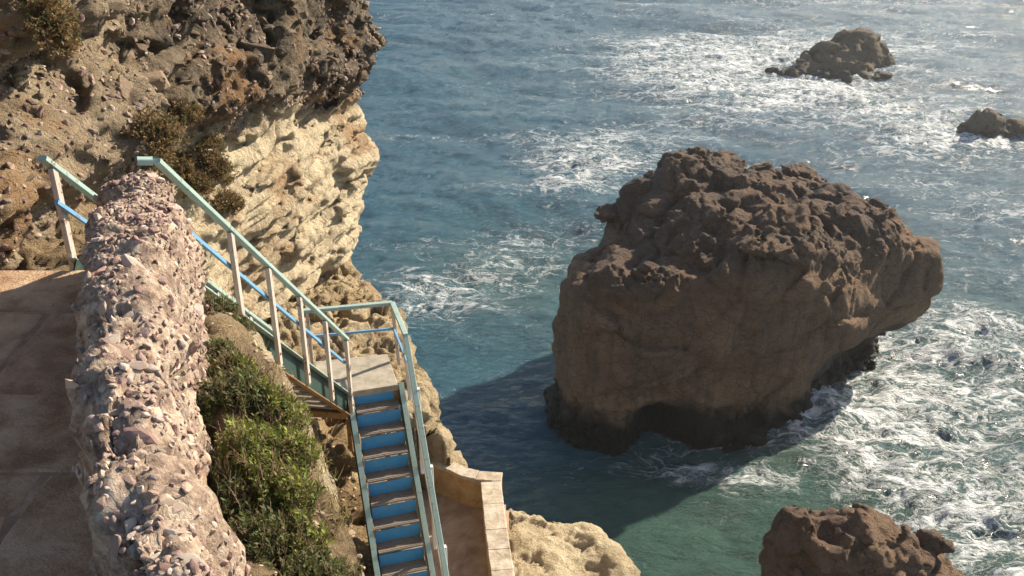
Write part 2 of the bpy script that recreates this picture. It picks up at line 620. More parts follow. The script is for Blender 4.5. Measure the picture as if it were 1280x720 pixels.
# ------------------------------------------------------------------ sea
def ocean_patch(n, L, wind, seed, lmin, lmax):
    r = np.random.default_rng(seed)
    k = 2 * np.pi * np.fft.fftfreq(n, L / n)
    kx, ky = np.meshgrid(k, k, indexing='ij')
    kk = np.hypot(kx, ky); kk[0, 0] = 1
    cosw = (kx * math.cos(wind) + ky * math.sin(wind)) / kk
    P = np.exp(-1 / (kk * lmax / 6.283) ** 2) / kk ** 4 * (0.06 + cosw ** 4) * np.exp(-(kk * lmin / 6.283) ** 2)
    P[0, 0] = 0
    Hh = np.sqrt(P) * (r.normal(size=(n, n)) + 1j * r.normal(size=(n, n)))
    h = np.fft.ifft2(Hh).real
    dx = np.fft.ifft2(-1j * kx / kk * Hh).real
    dy = np.fft.ifft2(-1j * ky / kk * Hh).real
    s = h.std()
    return h / s, dx / s, dy / s


def sample_periodic(A, L, x, y):
    n = A.shape[0]
    u = x / L * n; v = y / L * n
    i = np.floor(u).astype(int); j = np.floor(v).astype(int)
    fu = u - i; fv = v - j
    i0, i1, j0, j1 = i % n, (i + 1) % n, j % n, (j + 1) % n
    return (A[i0, j0] * (1 - fu) + A[i1, j0] * fu) * (1 - fv) + (A[i0, j1] * (1 - fu) + A[i1, j1] * fu) * fv


def axis(dense0, dense1, step0, step1, far0, far1):
    a = [dense0]
    while a[-1] < dense1:
        t = (a[-1] - dense0) / (dense1 - dense0)
        a.append(a[-1] + step0 + (step1 - step0) * t)
    st = a[-1] - a[-2]
    while a[-1] < far1:
        st *= 1.35; a.append(a[-1] + st)
    b = [dense0]; st = step0
    while b[-1] > far0:
        st *= 1.35; b.append(b[-1] - st)
    return np.array(b[:0:-1] + a)


STACK_PLAN = [(1.9, 44.4), (2.9, 42.0), (5.4, 40.6), (9, 41.1), (12.2, 41.2), (14.6, 42.2), (17.2, 44.2), (20.2, 46.6), (23.2, 48.2), (24.0, 50.2),
              (22.5, 54), (18, 57.5), (12, 58.5), (8.3, 56.2), (5.2, 52.5), (2.9, 48.5)]


def make_sea():
    ys = axis(27, 175, 0.12, 0.55, -60, 2500)
    xs = axis(-14, 92, 0.17, 0.24, -1500, 2500)
    X, Y = np.meshgrid(xs, ys, indexing='ij')
    x, y = X.ravel(), Y.ravel()
    z = np.zeros_like(x); ox = np.zeros_like(x); oy = np.zeros_like(x)
    fade = 1 - sstep(150, 420, np.hypot(x - 30, y - 60))
    for n, L, wd, seed, lmin, lmax, amp in ((1024, 173.0, -1.75, 3, 2.2, 22, 0.24), (512, 37.0, -1.30, 5, 0.30, 2.4, 0.055), (512, 61.0, -2.15, 9, 0.45, 7.5, 0.055)):
        h, dx, dy = ocean_patch(n, L, wd, seed, lmin, lmax)
        z += amp * sample_periodic(h, L, x, y)
        ox += 0.9 * amp * sample_periodic(dx, L, x, y)
        oy += 0.9 * amp * sample_periodic(dy, L, x, y)
    crest = z.copy()
    # foam cover
    foam = 0.10 + 0.20 * sstep(8, 26, x) * (1 - sstep(70, 130, y))

    def blob(px, py, rx, ry, a, rot=0.0, p=1.0):
        cx, cy, _ = on_level(px, py, SEA)
        c, s = math.cos(rot), math.sin(rot)
        u = ((x - cx) * c + (y - cy) * s) / rx; v = (-(x - cx) * s + (y - cy) * c) / ry
        return a * np.exp(-(u * u + v * v) ** p)

    for b in ((960, 85, 24, 24, 0.75, 0.0, 1.5), (860, 75, 13, 15, 0.5), (1060, 125, 20, 10, 0.35), (1090, 45, 20, 16, 0.45), (1040, 0, 22, 7, 0.6),
              (720, 205, 5.5, 6.5, 0.75, 0.4, 1.5), (790, 190, 7, 9, 0.6), (700, 235, 4, 2.6, 0.6), (690, 170, 12, 2.5, 0.45), (680, 20, 20, 3, 0.4),
              (560, 380, 5.5, 3.6, 0.7), (515, 370, 2.2, 3.6, 0.65), (610, 330, 6, 6, 0.4), (650, 300, 5, 7, 0.4),
              (1215, 165, 10, 6, 0.5), (1190, 185, 9, 7, 0.3), (1230, 260, 10, 14, 0.3),
              (1190, 420, 4.5, 5.0, 0.45), (1160, 500, 4.5, 4.5, 0.4), (1060, 520, 4.2, 2.4, 0.75, 0.5), (1010, 495, 2.0, 1.4, 0.7), (1100, 580, 6, 3, 0.45),
              (1200, 600, 6, 7, 0.45), (1130, 660, 5, 4, 0.35), (1260, 480, 6, 10, 0.35), (860, 592, 3.4, 1.0, 1.0), (930, 608, 2.6, 1.1, 0.85), (1250, 700, 4, 5, 0.35)):
        foam += blob(*b)
    dst = poly_dist(STACK_PLAN, x, y)
    foam += 0.5 * np.exp(-np.clip(dst + 1.0, 0, None) / 1.3) * sstep(13, 18, x) + 0.22 * np.exp(-np.clip(dst, 0, None) / 0.8)
    foam += 0.5 * sstep(0.35, 0.95, crest) * sstep(-4, 14, x)
    lee = np.exp(-(((x + 1) / 6.5) ** 2 + ((y - 44) / 10.5) ** 2) ** 2)
    foam *= 1 - 0.85 * lee
    foam += 0.25 * np.exp(-np.clip(np.abs(dst + 0.4), 0, None) / 0.5)
    foam = np.clip(foam * 0.50, 0, 0.60)
    Pw = np.stack([x, y, np.zeros_like(x)], 1)
    fm = np.nonzero(foam > 0.26)[0]
    z[fm] += sstep(0.26, 0.62, foam[fm]) * (0.24 * fbm(Pw[fm], 0.9, 3, gain=0.6, seed=4, ridged=True) + 0.10)
    # swell heaped against the stack's right flank
    z += 0.9 * np.exp(-((x - 16.0) ** 2 / 5 + (y - 44.5) ** 2 / 6))
    z += 0.7 * np.exp(-((x - 44) ** 2 / 40 + (y - 130) ** 2 / 14))
    calm = 1 - 0.45 * lee
    shoal = np.clip(1.1 * np.exp(-(((x - 11) / 16) ** 2 + ((y - 33) / 9) ** 2) ** 2) + 0.75 * np.exp(-(((x - 24) / 13) ** 2 + ((y - 42) / 22) ** 2))
                    + 0.55 * np.exp(-(((x - 0) / 10) ** 2 + ((y - 62) / 9) ** 2)), 0, 1)
    V = np.stack([x + ox * fade, y + oy * fade, SEA + z * fade * calm], 1)
    nx, ny = len(xs), len(ys)
    ii, jj = np.meshgrid(np.arange(nx - 1), np.arange(ny - 1), indexing='ij')
    a = (ii * ny + jj).ravel()
    F = np.stack([a, a + ny, a + ny + 1, a + 1], 1)
    o = build("sea", V, F, M_WATER, attrs={"foam": foam, "shoal": shoal})
    tag(o, kind="structure")


make_sea()


# ------------------------------------------------------------------ cliff
def main_piece(V, F):
    """Drop crumbs that float free of the rock."""
    n = len(V)
    lab = np.arange(n)
    e0 = np.concatenate([F[:, 0], F[:, 1], F[:, 2], F[:, 3]]); e1 = np.concatenate([F[:, 1], F[:, 2], F[:, 3], F[:, 0]])
    for _ in range(60):
        m = np.minimum(lab[e0], lab[e1])
        new = lab.copy()
        np.minimum.at(new, lab[e0], m); np.minimum.at(new, lab[e1], m)
        new = np.minimum(new, new[new]); new = new[new]; new = new[new]
        if (new == lab).all(): break
        lab = new
    cnt = np.bincount(lab, minlength=n)
    ok = cnt[lab] > 0.02 * n
    idx = np.cumsum(ok) - 1
    F = F[ok[F].all(1)]
    return V[ok], idx[F].astype(np.int32)


def sdf_rock(lo, hi, h, base, detail, band):
    n = [int(math.ceil((b - a) / h)) + 1 for a, b in zip(lo, hi)]
    xs, ys, zs = [np.float32(a) + np.arange(k, dtype=np.float32) * np.float32(h) for a, k in zip(lo, n)]
    S = base(xs, ys, zs)
    act = np.nonzero(np.abs(S) < band)
    P = np.stack([xs[act[0]], ys[act[1]], zs[act[2]]], 1)
    chunks = np.array_split(P, 12)
    with ThreadPoolExecutor(4) as ex:
        S[act] -= np.concatenate(list(ex.map(detail, chunks)))
    return main_piece(*surface_nets(S, lo, h))


CLIFF_PLAN = [(-5.9, 4.0), (-5.2, 6.3), (-4.75, 7.5), (-4.3, 8.5), (-4.05, 9.5), (-4.35, 10.5), (-4.85, 11.5), (-4.75, 13.0), (-4.25, 15), (-3.85, 17),
              (-3.62, 19), (-3.28, 20.6), (-3.45, 21.6), (-5, 23), (-9, 25), (-14, 27)]


def cliff_zc(y):
    return np.interp(y, [10, 13.5, 21, 24], [-3.9, -4.3, -5.7, -6.0]).astype(np.float32)


def cliff_base(xs, ys, zs):
    X, Y = np.meshgrid(xs, ys, indexing='ij')
    d2 = poly_dist(CLIFF_PLAN, X, Y, closed=False)
    zc = cliff_zc(ys)
    off = np.zeros((len(ys), len(zs)), np.float32)
    for j, y in enumerate(ys):
        zeta = zs - zc[j]
        far = np.interp(zeta, [-30, -8, -4.2, -2.8, -1.5, -0.35, 0.1, 0.45, 1.0, 1.5, 3, 6], [-0.5, -0.75, -0.62, -0.28, 0.02, -0.10, 0.12, 0.42, 0.5, 0.28, 0.25, 0.1])
        near = np.interp(zs, [-30, -9, -4.2, -3.2, -2.9, -2.65, -2.25, -1.95, -1.5, 0, 3], [-0.1, -0.1, 0.05, 0.25, 0.05, -0.45, -0.7, 0.05, 0.4, 0.35, 0.0])
        w = float(sstep(9.6, 11.6, y))
        off[j] = near * (1 - w) + far * w
    return d2[:, :, None] - off[None]


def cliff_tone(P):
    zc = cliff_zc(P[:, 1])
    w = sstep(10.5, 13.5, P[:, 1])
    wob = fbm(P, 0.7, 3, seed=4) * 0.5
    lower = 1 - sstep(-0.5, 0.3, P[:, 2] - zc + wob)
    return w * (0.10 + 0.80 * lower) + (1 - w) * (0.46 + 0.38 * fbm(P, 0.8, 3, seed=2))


def cliff_detail(P):
    tone = cliff_tone(P)
    rough = 1 - np.clip(tone, 0, 1)
    Q = P + 0.25 * np.stack([fbm(P, 1.3, 2, seed=1), fbm(P, 1.3, 2, seed=2), fbm(P, 1.3, 2, seed=3)], 1)
    F1, F2, cid = worley(Q, (1.5, 1.25, 2.3), 1)
    big = 0.30 * cid - 0.20 * np.exp(-(F2 - F1) * 9)
    G1, G2, gid = worley(Q, (4.2, 3.6, 6.0), 2)
    sm = 0.10 * gid - 0.07 * np.exp(-(G2 - G1) * 8)
    R = P + 0.10 * np.stack([fbm(P, 0.8, 2, seed=5), fbm(P, 0.8, 2, seed=6), 0.8 * fbm(P, 0.5, 3, seed=7)], 1)
    H1, H2, hid = worley(R, (0.55, 0.50, 2.1), 3)
    bed = 0.26 * hid - 0.16 * np.exp(-(H2 - H1) * 12)
    K1, K2, kid = worley(R, (1.3, 1.2, 5.2), 4)
    bed2 = 0.15 * kid - 0.12 * np.exp(-(K2 - K1) * 14)
    d = fbm(P, 0.35, 3, seed=6) * 0.35
    d += rough * (0.8 * big + sm + 0.5 * bed + 0.14 * fbm(P, 2.4, 3, seed=7, ridged=True))
    d += (1 - rough) * (0.5 * bed + bed2 + 0.08 * sm + 0.04 * fbm(P, 5, 2, seed=8, ridged=True))
    return d


V, F = sdf_rock((-7.2, 4.5, -10.6), (-2.4, 25.5, 1.6), 0.056, cliff_base, cliff_detail, 1.0)
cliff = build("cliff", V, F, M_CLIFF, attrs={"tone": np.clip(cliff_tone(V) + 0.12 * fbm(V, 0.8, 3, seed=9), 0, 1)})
tag(cliff, kind="structure")
CLIFF_V, CLIFF_F = V, F
# coarse body of the same cliff down to the water
V, F = sdf_rock((-16, 2.0, -31.5), (-1.5, 29, 1.5), 0.33, lambda a, b, c: cliff_base(a, b, c) + 0.42, lambda P: 0.8 * fbm(P, 0.4, 4, seed=3), 1.6)
body = build("cliff_foot", V, F, M_CLIFF, attrs={"tone": np.clip(0.5 + 0.3 * fbm(V, 0.5, 3, seed=9), 0, 1)})
tag(body, kind="structure")

# ------------------------------------------------------------------ headland (slope, gully, ledge, terrace rock)
EDGE = [(-3.3, 8.6), (-2.95, 8.0), (-2.43, 7.64), (-1.82, 6.6), (-0.97, 5.35), (0.2, 3.8), (1.6, 1.5), (3, -1)]
RIM = [(-4.6, 21.4), (-3.6, 19.9), (-3.05, 18.9), (-2.5, 17.4), (-2.05, 16.0), (-1.8, 15.1), (-1.5, 14.2), (-1.38, 13.65), (-0.6, 13.5), (0.0, 13.55), (0.7, 13.4), (1.35, 13.1),
       (1.75, 12.6), (2.0, 12), (2.3, 10.5), (2.7, 8), (3.2, 4), (3.5, -1)]
LCTRL = [(-4, 20, -9.4), (-3.2, 19, -9.4), (-3.6, 17.5, -9.0), (-2.7, 17, -8.9), (-2.15, 15.8, -8.75), (-3.2, 15, -8.5), (-1.7, 14.3, -9.0), (-2.4, 13.8, -8.45), (-3.5, 13, -8.0),
         (-2.1, 12.3, -8.2), (-1.6, 13.2, -9.2), (-2.7, 11.3, -7.9), (-3.6, 10.5, -7.4), (-2.55, 10.2, -7.9), (-2.4, 9.5, -7.75), (-1.9, 10.6, -8.9), (-1.5, 9.8, -9.7), (-1.0, 8.6, -10.9),
         (-1.3, 11.6, -9.6), (-1, 12.6, -10.8), (-2.1, 8.6, -8.4), (-1.5, 7.8, -9.2), (-0.5, 7, -10.9), (0, 9, -11), (0, 12, -11), (1, 12.8, -11.15), (1.6, 12, -11.3), (1, 10, -11.2),
         (1.5, 7, -11.4), (-0.3, 13.3, -10.95), (0.6, 13.2, -11.0)]


def land_height(x, y):
    dE = -poly_dist(EDGE, x, y, closed=False)
    dR = -poly_dist(RIM, x, y, closed=False)
    trend = np.interp(y, [3, 5.3, 7.6, 9], [-0.35, -0.25, 0.05, 0.1])
    top = np.interp(dE, [-3, -1.4, -0.6, -0.15, 0, 0.12, 0.9, 2.2, 4], [-3.75, -3.65, -3.85, -4.25, -4.5, -5.0, -6.9, -11.5, -25]) + trend * sstep(-1.6, -0.3, dE)
    dW = poly_dist([(1.2, -1.0), (0.1, 0.7), (-0.75, 2.3), (-1.80, 5.3), (-2.35, 6.6), (-2.5, 7.2), (-2.6, 9)], x, y, closed=False)
    top = top + 0.72 * sstep(-0.35, 0.0, dW) * (1 - sstep(0.05, 0.85, dW)) * (1 - sstep(6.3, 7.3, y)) * (1 - sstep(-0.25, 0.1, dE)) * (0.25 + 0.75 * sstep(3.9, 5.2, y))
    L = idw(LCTRL, x, y, 3.2)
    r = np.clip(dR + 0.25, 0, None)
    L = L - np.where(r < 0.35, 1.6 * r * r, 0.196 + (r - 0.35) * 7.5)
    return np.maximum(np.maximum(top, L), -32), dE


def make_headland():
    xs = np.arange(-5.2, 4.2, 0.036, dtype=np.float32); ys = np.arange(0.6, 22.0, 0.036, dtype=np.float32)
    X, Y = np.meshgrid(xs, ys, indexing='ij')
    x, y = X.ravel(), Y.ravel()
    z, dE = land_height(x, y)
    P = np.stack([x, y, z.astype(np.float32)], 1)
    Z = z.reshape(X.shape)
    gx, gy = np.gradient(Z, 0.036)
    nrm = np.stack([-gx.ravel(), -gy.ravel(), np.ones(x.size)], 1)
    nrm /= np.linalg.norm(nrm, axis=1)[:, None]
    Q = P + 0.15 * np.stack([fbm(P, 1.7, 2, seed=1), fbm(P, 1.7, 2, seed=2), fbm(P, 1.7, 2, seed=3)], 1)
    F1, F2, cid = worley(Q, (1.9, 1.9, 1.9), 3)
    G1, G2, gid = worley(Q, (5.5, 5.5, 6.5), 4)
    slope_part = sstep(-0.1, 0.1, -dE)           # the planted strip is soil: smoother
    amp = (1 - 0.45 * slope_part) * (1 - 0.65 * sstep(-0.2, 0.2, x))
    d = 0.22 * fbm(P, 0.8, 4, seed=3) + amp * (0.16 * cid - 0.10 * np.exp(-(F2 - F1) * 9) + 0.05 * gid - 0.04 * np.exp(-(G2 - G1) * 8) + 0.07 * fbm(P, 4, 3, seed=5, ridged=True)) + 0.035 * fbm(P, 7, 3, gain=0.6, seed=7, ridged=True)
    # the walled terrace is level
    ter = poly_dist(TERRACE_IN, x, y)
    d *= sstep(-0.1, 0.35, ter + 0.12)
    P = P + nrm * d[:, None]
    P[:, 2] = np.where(ter < 0.15, np.minimum(P[:, 2], -10.72), P[:, 2])
    # keep clear of the stairs
    a = (P[:, 0] + 1.88) * 0.29 - (P[:, 1] - 11.48) * 0.957; b = (P[:, 0] + 1.88) * 0.957 + (P[:, 1] - 11.48) * 0.29
    under = (np.abs(b) < 0.46) & (a > -0.1)
    P[:, 2] = np.where((b <= -0.46) & (b > -1.1) & (a > -0.1), np.minimum(P[:, 2], -7.45 - np.clip(a, 0, 9) * 1.2 + (-0.46 - b) * 2.6), P[:, 2])
    P[:, 2] = np.where(under, np.minimum(P[:, 2], -7.62 - np.clip(a, 0, 9) * 1.2), P[:, 2])
    P[:, 2] = np.where((a <= -0.1) & (a > -1.0) & (b > -0.8) & (b < 0.45), np.minimum(P[:, 2], -7.66), P[:, 2])
    s1 = P[:, 1] - 7.13; x0 = -2.79 + 0.126 * s1
    P[:, 2] = np.where((s1 > -0.1) & (s1 < 4.3) & (P[:, 0] < x0 + 0.14) & (P[:, 0] > x0 - 1.1), np.minimum(P[:, 2], -3.75 - 0.94 * s1), P[:, 2])
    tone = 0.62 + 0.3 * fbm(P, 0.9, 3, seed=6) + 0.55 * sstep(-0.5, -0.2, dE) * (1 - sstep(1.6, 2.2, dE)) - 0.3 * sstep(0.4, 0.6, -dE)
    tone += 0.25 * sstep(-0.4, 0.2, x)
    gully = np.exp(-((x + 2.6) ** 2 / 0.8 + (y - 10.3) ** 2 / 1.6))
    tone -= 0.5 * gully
    nx, ny = len(xs), len(ys)
    ii, jj = np.meshgrid(np.arange(nx - 1), np.arange(ny - 1), indexing='ij')
    a = (ii * ny + jj).ravel()
    F = np.stack([a, a + ny, a + ny + 1, a + 1], 1)
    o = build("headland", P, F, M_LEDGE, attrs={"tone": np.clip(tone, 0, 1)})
    tag(o, kind="structure")
    return o, P, dE


TERRACE_IN = [(-1.50, 13.2), (-1.0, 13.05), (-0.62, 12.85), (-0.38, 12.75), (-0.30, 10.6), (-0.18, 8.6), (0.0, 6.5), (-1.0, 6.5), (-1.25, 8.2), (-1.35, 10.2), (-1.45, 11.8)]
LAND, LAND_P, LAND_DE = make_headland()


# ------------------------------------------------------------------ rocks in the sea
STACK_TOP = [(2.6, 45, -21.9), (6, 43.2, -20.6), (9, 42.8, -20.4), (12.5, 42.6, -20.2), (16, 43.8, -20.5), (19, 45.8, -20.6), (22.5, 48.4, -22.0), (4.2, 48, -22.0), (6.2, 50, -20.9), (5, 53, -22), (7.6, 51.5, -19.4),
             (8.8, 51, -17.6), (10.5, 51, -17.9), (12.5, 50.5, -18.6), (15, 50.5, -19.3), (18, 51, -19.7), (20.5, 51, -20.8), (10, 47, -18.9), (14, 47, -19.3), (18, 48, -19.8), (7.3, 47.3, -20.0),
             (8, 55, -19.3), (15, 56, -20.2), (20, 54, -21.4), (23, 51, -22.6)]


def stack_base(xs, ys, zs):
    X, Y = np.meshgrid(xs, ys, indexing='ij')
    d2 = poly_dist(STACK_PLAN, X, Y)
    top = idw(STACK_TOP, X, Y, 3.0)
    off = np.interp(zs, [-32, -29.2, -28.2, -26.5, -24, -22, -20.6, -19], [-0.1, -0.15, -0.55, -0.35, -0.25, -0.55, -0.9, -1.7]).astype(np.float32)
    under = 1 - sstep(-28.6, -25.0, zs)
    right = sstep(14.5, 19.5, X) * (1 - sstep(50, 53, Y))
    notch = np.exp(-((X - 7.2) ** 2 / 1.3 + (Y - 41.3) ** 2 / 5.0)) * 2.6
    a = d2[:, :, None] - off[None, None] + (right * 1.7)[:, :, None] * under[None, None] + notch[:, :, None] * (1 - sstep(-29.0, -26.8, zs))[None, None]
    b = (zs[None, None] - top[:, :, None]) * 0.85
    k = np.float32(0.5)
    hh = np.clip(0.5 + 0.5 * (a - b) / k, 0, 1)
    return (b * (1 - hh) + a * hh + k * hh * (1 - hh)).astype(np.float32)


def stack_detail(P):
    cap = sstep(-22.0, -20.4, P[:, 2] + 0.8 * fbm(P, 0.3, 2, seed=2) + 0.8 * sstep(14, 18, P[:, 0]))
    Q = P + 0.7 * np.stack([fbm(P, 0.5, 2, seed=1), fbm(P, 0.5, 2, seed=2), fbm(P, 0.5, 2, seed=3)], 1)
    F1, F2, cid = worley(Q, (0.55, 0.5, 0.6), 5)
    G1, G2, gid = worley(Q, (1.5, 1.4, 1.6), 6)
    d = 0.85 * fbm(P, 0.16, 3, seed=6) + 0.25 * fbm(P, 0.6, 3, seed=7)
    R = P + 0.5 * np.stack([fbm(P, 0.3, 2, seed=5), fbm(P, 0.3, 2, seed=6), fbm(P, 0.3, 2, seed=7)], 1)
    H1, H2, hid = worley(R, (0.16, 0.16, 0.42), 3)
    d += (1 - cap) * (0.34 * hid - 0.22 * np.exp(-(H2 - H1) * 16))
    K1, K2, kid = worley(P, (0.42, 0.42, 0.5), 9)
    d -= (1 - cap) * 0.5 * (kid > 0.72) * np.exp(-(K1 / 0.30) ** 2)
    d += cap * (0.36 * cid - 0.30 * np.exp(-(F2 - F1) * 9) + 0.10 * gid - 0.12 * np.exp(-(G2 - G1) * 9) + 0.48 * fbm(P, 0.7, 5, gain=0.66, seed=8, ridged=True))
    d += (1 - cap) * (0.10 * cid - 0.12 * np.exp(-(F2 - F1) * 10) + 0.07 * fbm(P, 1.6, 4, seed=8) + 0.12 * fbm(P * np.array([1.2, 1.2, 0.25], np.float32), 0.9, 3, seed=4))
    tide = 1 - sstep(-28.6, -27.4, P[:, 2])
    d += tide * (0.28 * gid - 0.3 * np.exp(-(G2 - G1) * 6) + 0.2 * fbm(P, 1.5, 3, seed=2))
    return d.astype(np.float32)


def wet_band(P, top, soft=1.3):
    return (1 - sstep(top - soft * 0.5, top + soft * 0.5, P[:, 2] + 1.0 * fbm(P, 0.5, 3, seed=3))).astype(np.float32)


V, F = sdf_rock((-0.2, 39.5, -31.2), (26.2, 61, -15.6), 0.11, stack_base, stack_detail, 1.6)
cap = sstep(-22.0, -20.2, V[:, 2] + 0.8 * fbm(V, 0.3, 2, seed=2))
stk = build("sea_stack", V, F, M_STACK, origin=(12.5, 49, SEA), attrs={"tone": np.clip(0.54 - 0.30 * cap + 0.20 * (1 - sstep(-28, -24.5, V[:, 2])) + 0.3 * fbm(V, 0.35, 3, seed=1), 0, 1),
            "wet": np.maximum(wet_band(V, -27.9), sstep(14, 17, V[:, 0]) * wet_band(V, -26.2))})
tag(stk, "massive brown sea stack with rough crusted top and black tidal base", "rock")


def small_rock(name, parts, lo, hi, h, mat, org, wet_top, label, group=None, amp=1.0, fr=1.0):
    def base(xs, ys, zs):
        X, Y, Z = np.meshgrid(xs, ys, zs, indexing='ij')
        S = np.full(X.shape, 1e3, np.float32)
        for (cx, cy, cz, rx, ry, rz) in parts:
            q = np.sqrt(((X - cx) / rx) ** 2 + ((Y - cy) / ry) ** 2 + ((Z - cz) / rz) ** 2)
            S = np.minimum(S, (q - 1) * min(rx, ry, rz))
        return S

    def det(P):
        Q = P + 0.5 / fr * np.stack([fbm(P, 0.6 * fr, 2, seed=1), fbm(P, 0.6 * fr, 2, seed=2), fbm(P, 0.6 * fr, 2, seed=3)], 1)
        F1, F2, cid = worley(Q, np.array([0.55, 0.5, 0.6]) * fr, 7)
        G1, G2, gid = worley(Q, np.array([1.6, 1.5, 1.8]) * fr, 8)
        return (amp * (0.55 * cid - 0.35 * np.exp(-(F2 - F1) * 6) + 0.2 * gid - 0.15 * np.exp(-(G2 - G1) * 6) + 0.35 * fbm(P, 0.7 * fr, 4, seed=8, ridged=True))).astype(np.float32)
    V, F = sdf_rock(lo, hi, h, base, det, 1.7)
    o = build(name, V, F, mat, origin=org, attrs={"tone": np.clip(0.40 + 0.3 * fbm(V, 0.5, 3, seed=1), 0, 1), "wet": wet_band(V, wet_top)})
    tag(o, label, "rock", group)
    return o


small_rock("boulder", [(13.0, 29.0, -27.6, 3.2, 2.4, 3.4), (11.3, 29.2, -27.6, 1.7, 1.9, 3.2), (15.3, 28.6, -28.3, 2.4, 2.2, 3.0), (16.8, 28.8, -29.6, 2.2, 2.0, 2.8)],
           (7.5, 25, -31.2), (21.5, 33, -22.2), 0.11, M_STACK, (13.4, 29, SEA), -28.3, "reddish brown boulder with broken crown rising from green shallows", amp=0.5, fr=1.3)
small_rock("skerry", [(40.5, 121, -29.6, 4.4, 4.0, 2.6), (43.0, 122.5, -29.6, 4.2, 3.6, 3.7), (36.0, 119, -30.3, 4.5, 2.5, 1.2), (40, 116.5, -30.4, 4.0, 1.6, 0.9)],
           (29, 111, -32), (51, 129, -22), 0.22, M_FAR, (41, 124, SEA), -29.3, "twin humped offshore rock ringed by white surf", amp=0.9, fr=0.8)
small_rock("skerry", [(47.0, 94.5, -29.8, 2.0, 1.8, 2.1), (50.2, 94.8, -30.1, 3.4, 2.0, 1.25), (45.6, 94.2, -30.2, 1.8, 1.6, 1.4)],
           (41, 90, -32), (56, 99, -25), 0.18, M_FAR, (48, 96.5, SEA), -29.3, "small low dark offshore rock with pointed left hump", amp=0.6, fr=1.0)

# ------------------------------------------------------------------ stone shapes shared by walls and cliff
import bmesh


def ico(sub):
    bm = bmesh.new()
    bmesh.ops.create_icosphere(bm, subdivisions=sub, radius=1.0)
    bm.verts.ensure_lookup_table()
    V = np.array([v.co[:] for v in bm.verts], np.float32)
    F = np.array([[v.index for v in f.verts] for f in bm.faces], np.int32)
    bm.free()
    return V, F


ICO_V, ICO_F = ico(2)
ICO1_F = ico(1)[1]
PEBBLES = []
for i in range(14):
    q = ICO_V * (1 + 0.30 * fbm(ICO_V + i * 7.1, 0.9, 2, seed=i)[:, None] + 0.10 * fbm(ICO_V + i * 3.3, 2.2, 2, seed=i + 1)[:, None])
    # knock a few flats off it so that it reads as a broken stone
    for _ in range(11):
        n = rng.normal(size=3); n /= np.linalg.norm(n)
        k = rng.uniform(0.45, 0.8)
        dd = q @ n
        q = q - np.clip(dd - k, 0, None)[:, None] * n[None].astype(np.float32) * 0.9
    PEBBLES.append((q * np.array([1, rng.uniform(0.6, 0.95), rng.uniform(0.45, 0.75)])).astype(np.float32))
STONE_COLS = [(0.47, 0.355, 0.305), (0.55, 0.445, 0.375), (0.41, 0.365, 0.325), (0.33, 0.24, 0.21), (0.64, 0.55, 0.44), (0.52, 0.395, 0.305), (0.38, 0.275, 0.245), (0.61, 0.53, 0.455)]


def blocks(n):
    out = []
    for i in range(n):
        bm = bmesh.new()
        for _ in range(13):
            v = rng.uniform(-1, 1, 3)
            v = np.sign(v) * np.abs(v) ** 0.45
            bm.verts.new(v * np.array([1, 0.75, 0.55]))
        r = bmesh.ops.convex_hull(bm, input=bm.verts)
        bmesh.ops.delete(bm, geom=[g for g in r["geom_interior"] if isinstance(g, bmesh.types.BMVert)], context='VERTS')
        bmesh.ops.bevel(bm, geom=list(bm.edges), offset=0.07, segments=1, affect='EDGES')
        me = bpy.data.meshes.new("stone")
        bm.to_mesh(me); bm.free()
        out.append(me)
    return out


def basis(n):
    n = vec(n) / np.linalg.norm(n)
    a = rng.normal(size=3); a -= a.dot(n) * n; a /= np.linalg.norm(a)
    return np.stack([a, np.cross(n, a), n], 1)


def mesh_normals(V, F):
    a, b, c = V[F[:, 0]], V[F[:, 1]], V[F[:, 2]]
    fn = np.cross(b - a, c - a)
    N = np.zeros_like(V)
    for k in range(F.shape[1]):
        np.add.at(N, F[:, k], fn)
    return N / (np.linalg.norm(N, axis=1)[:, None] + 1e-9)


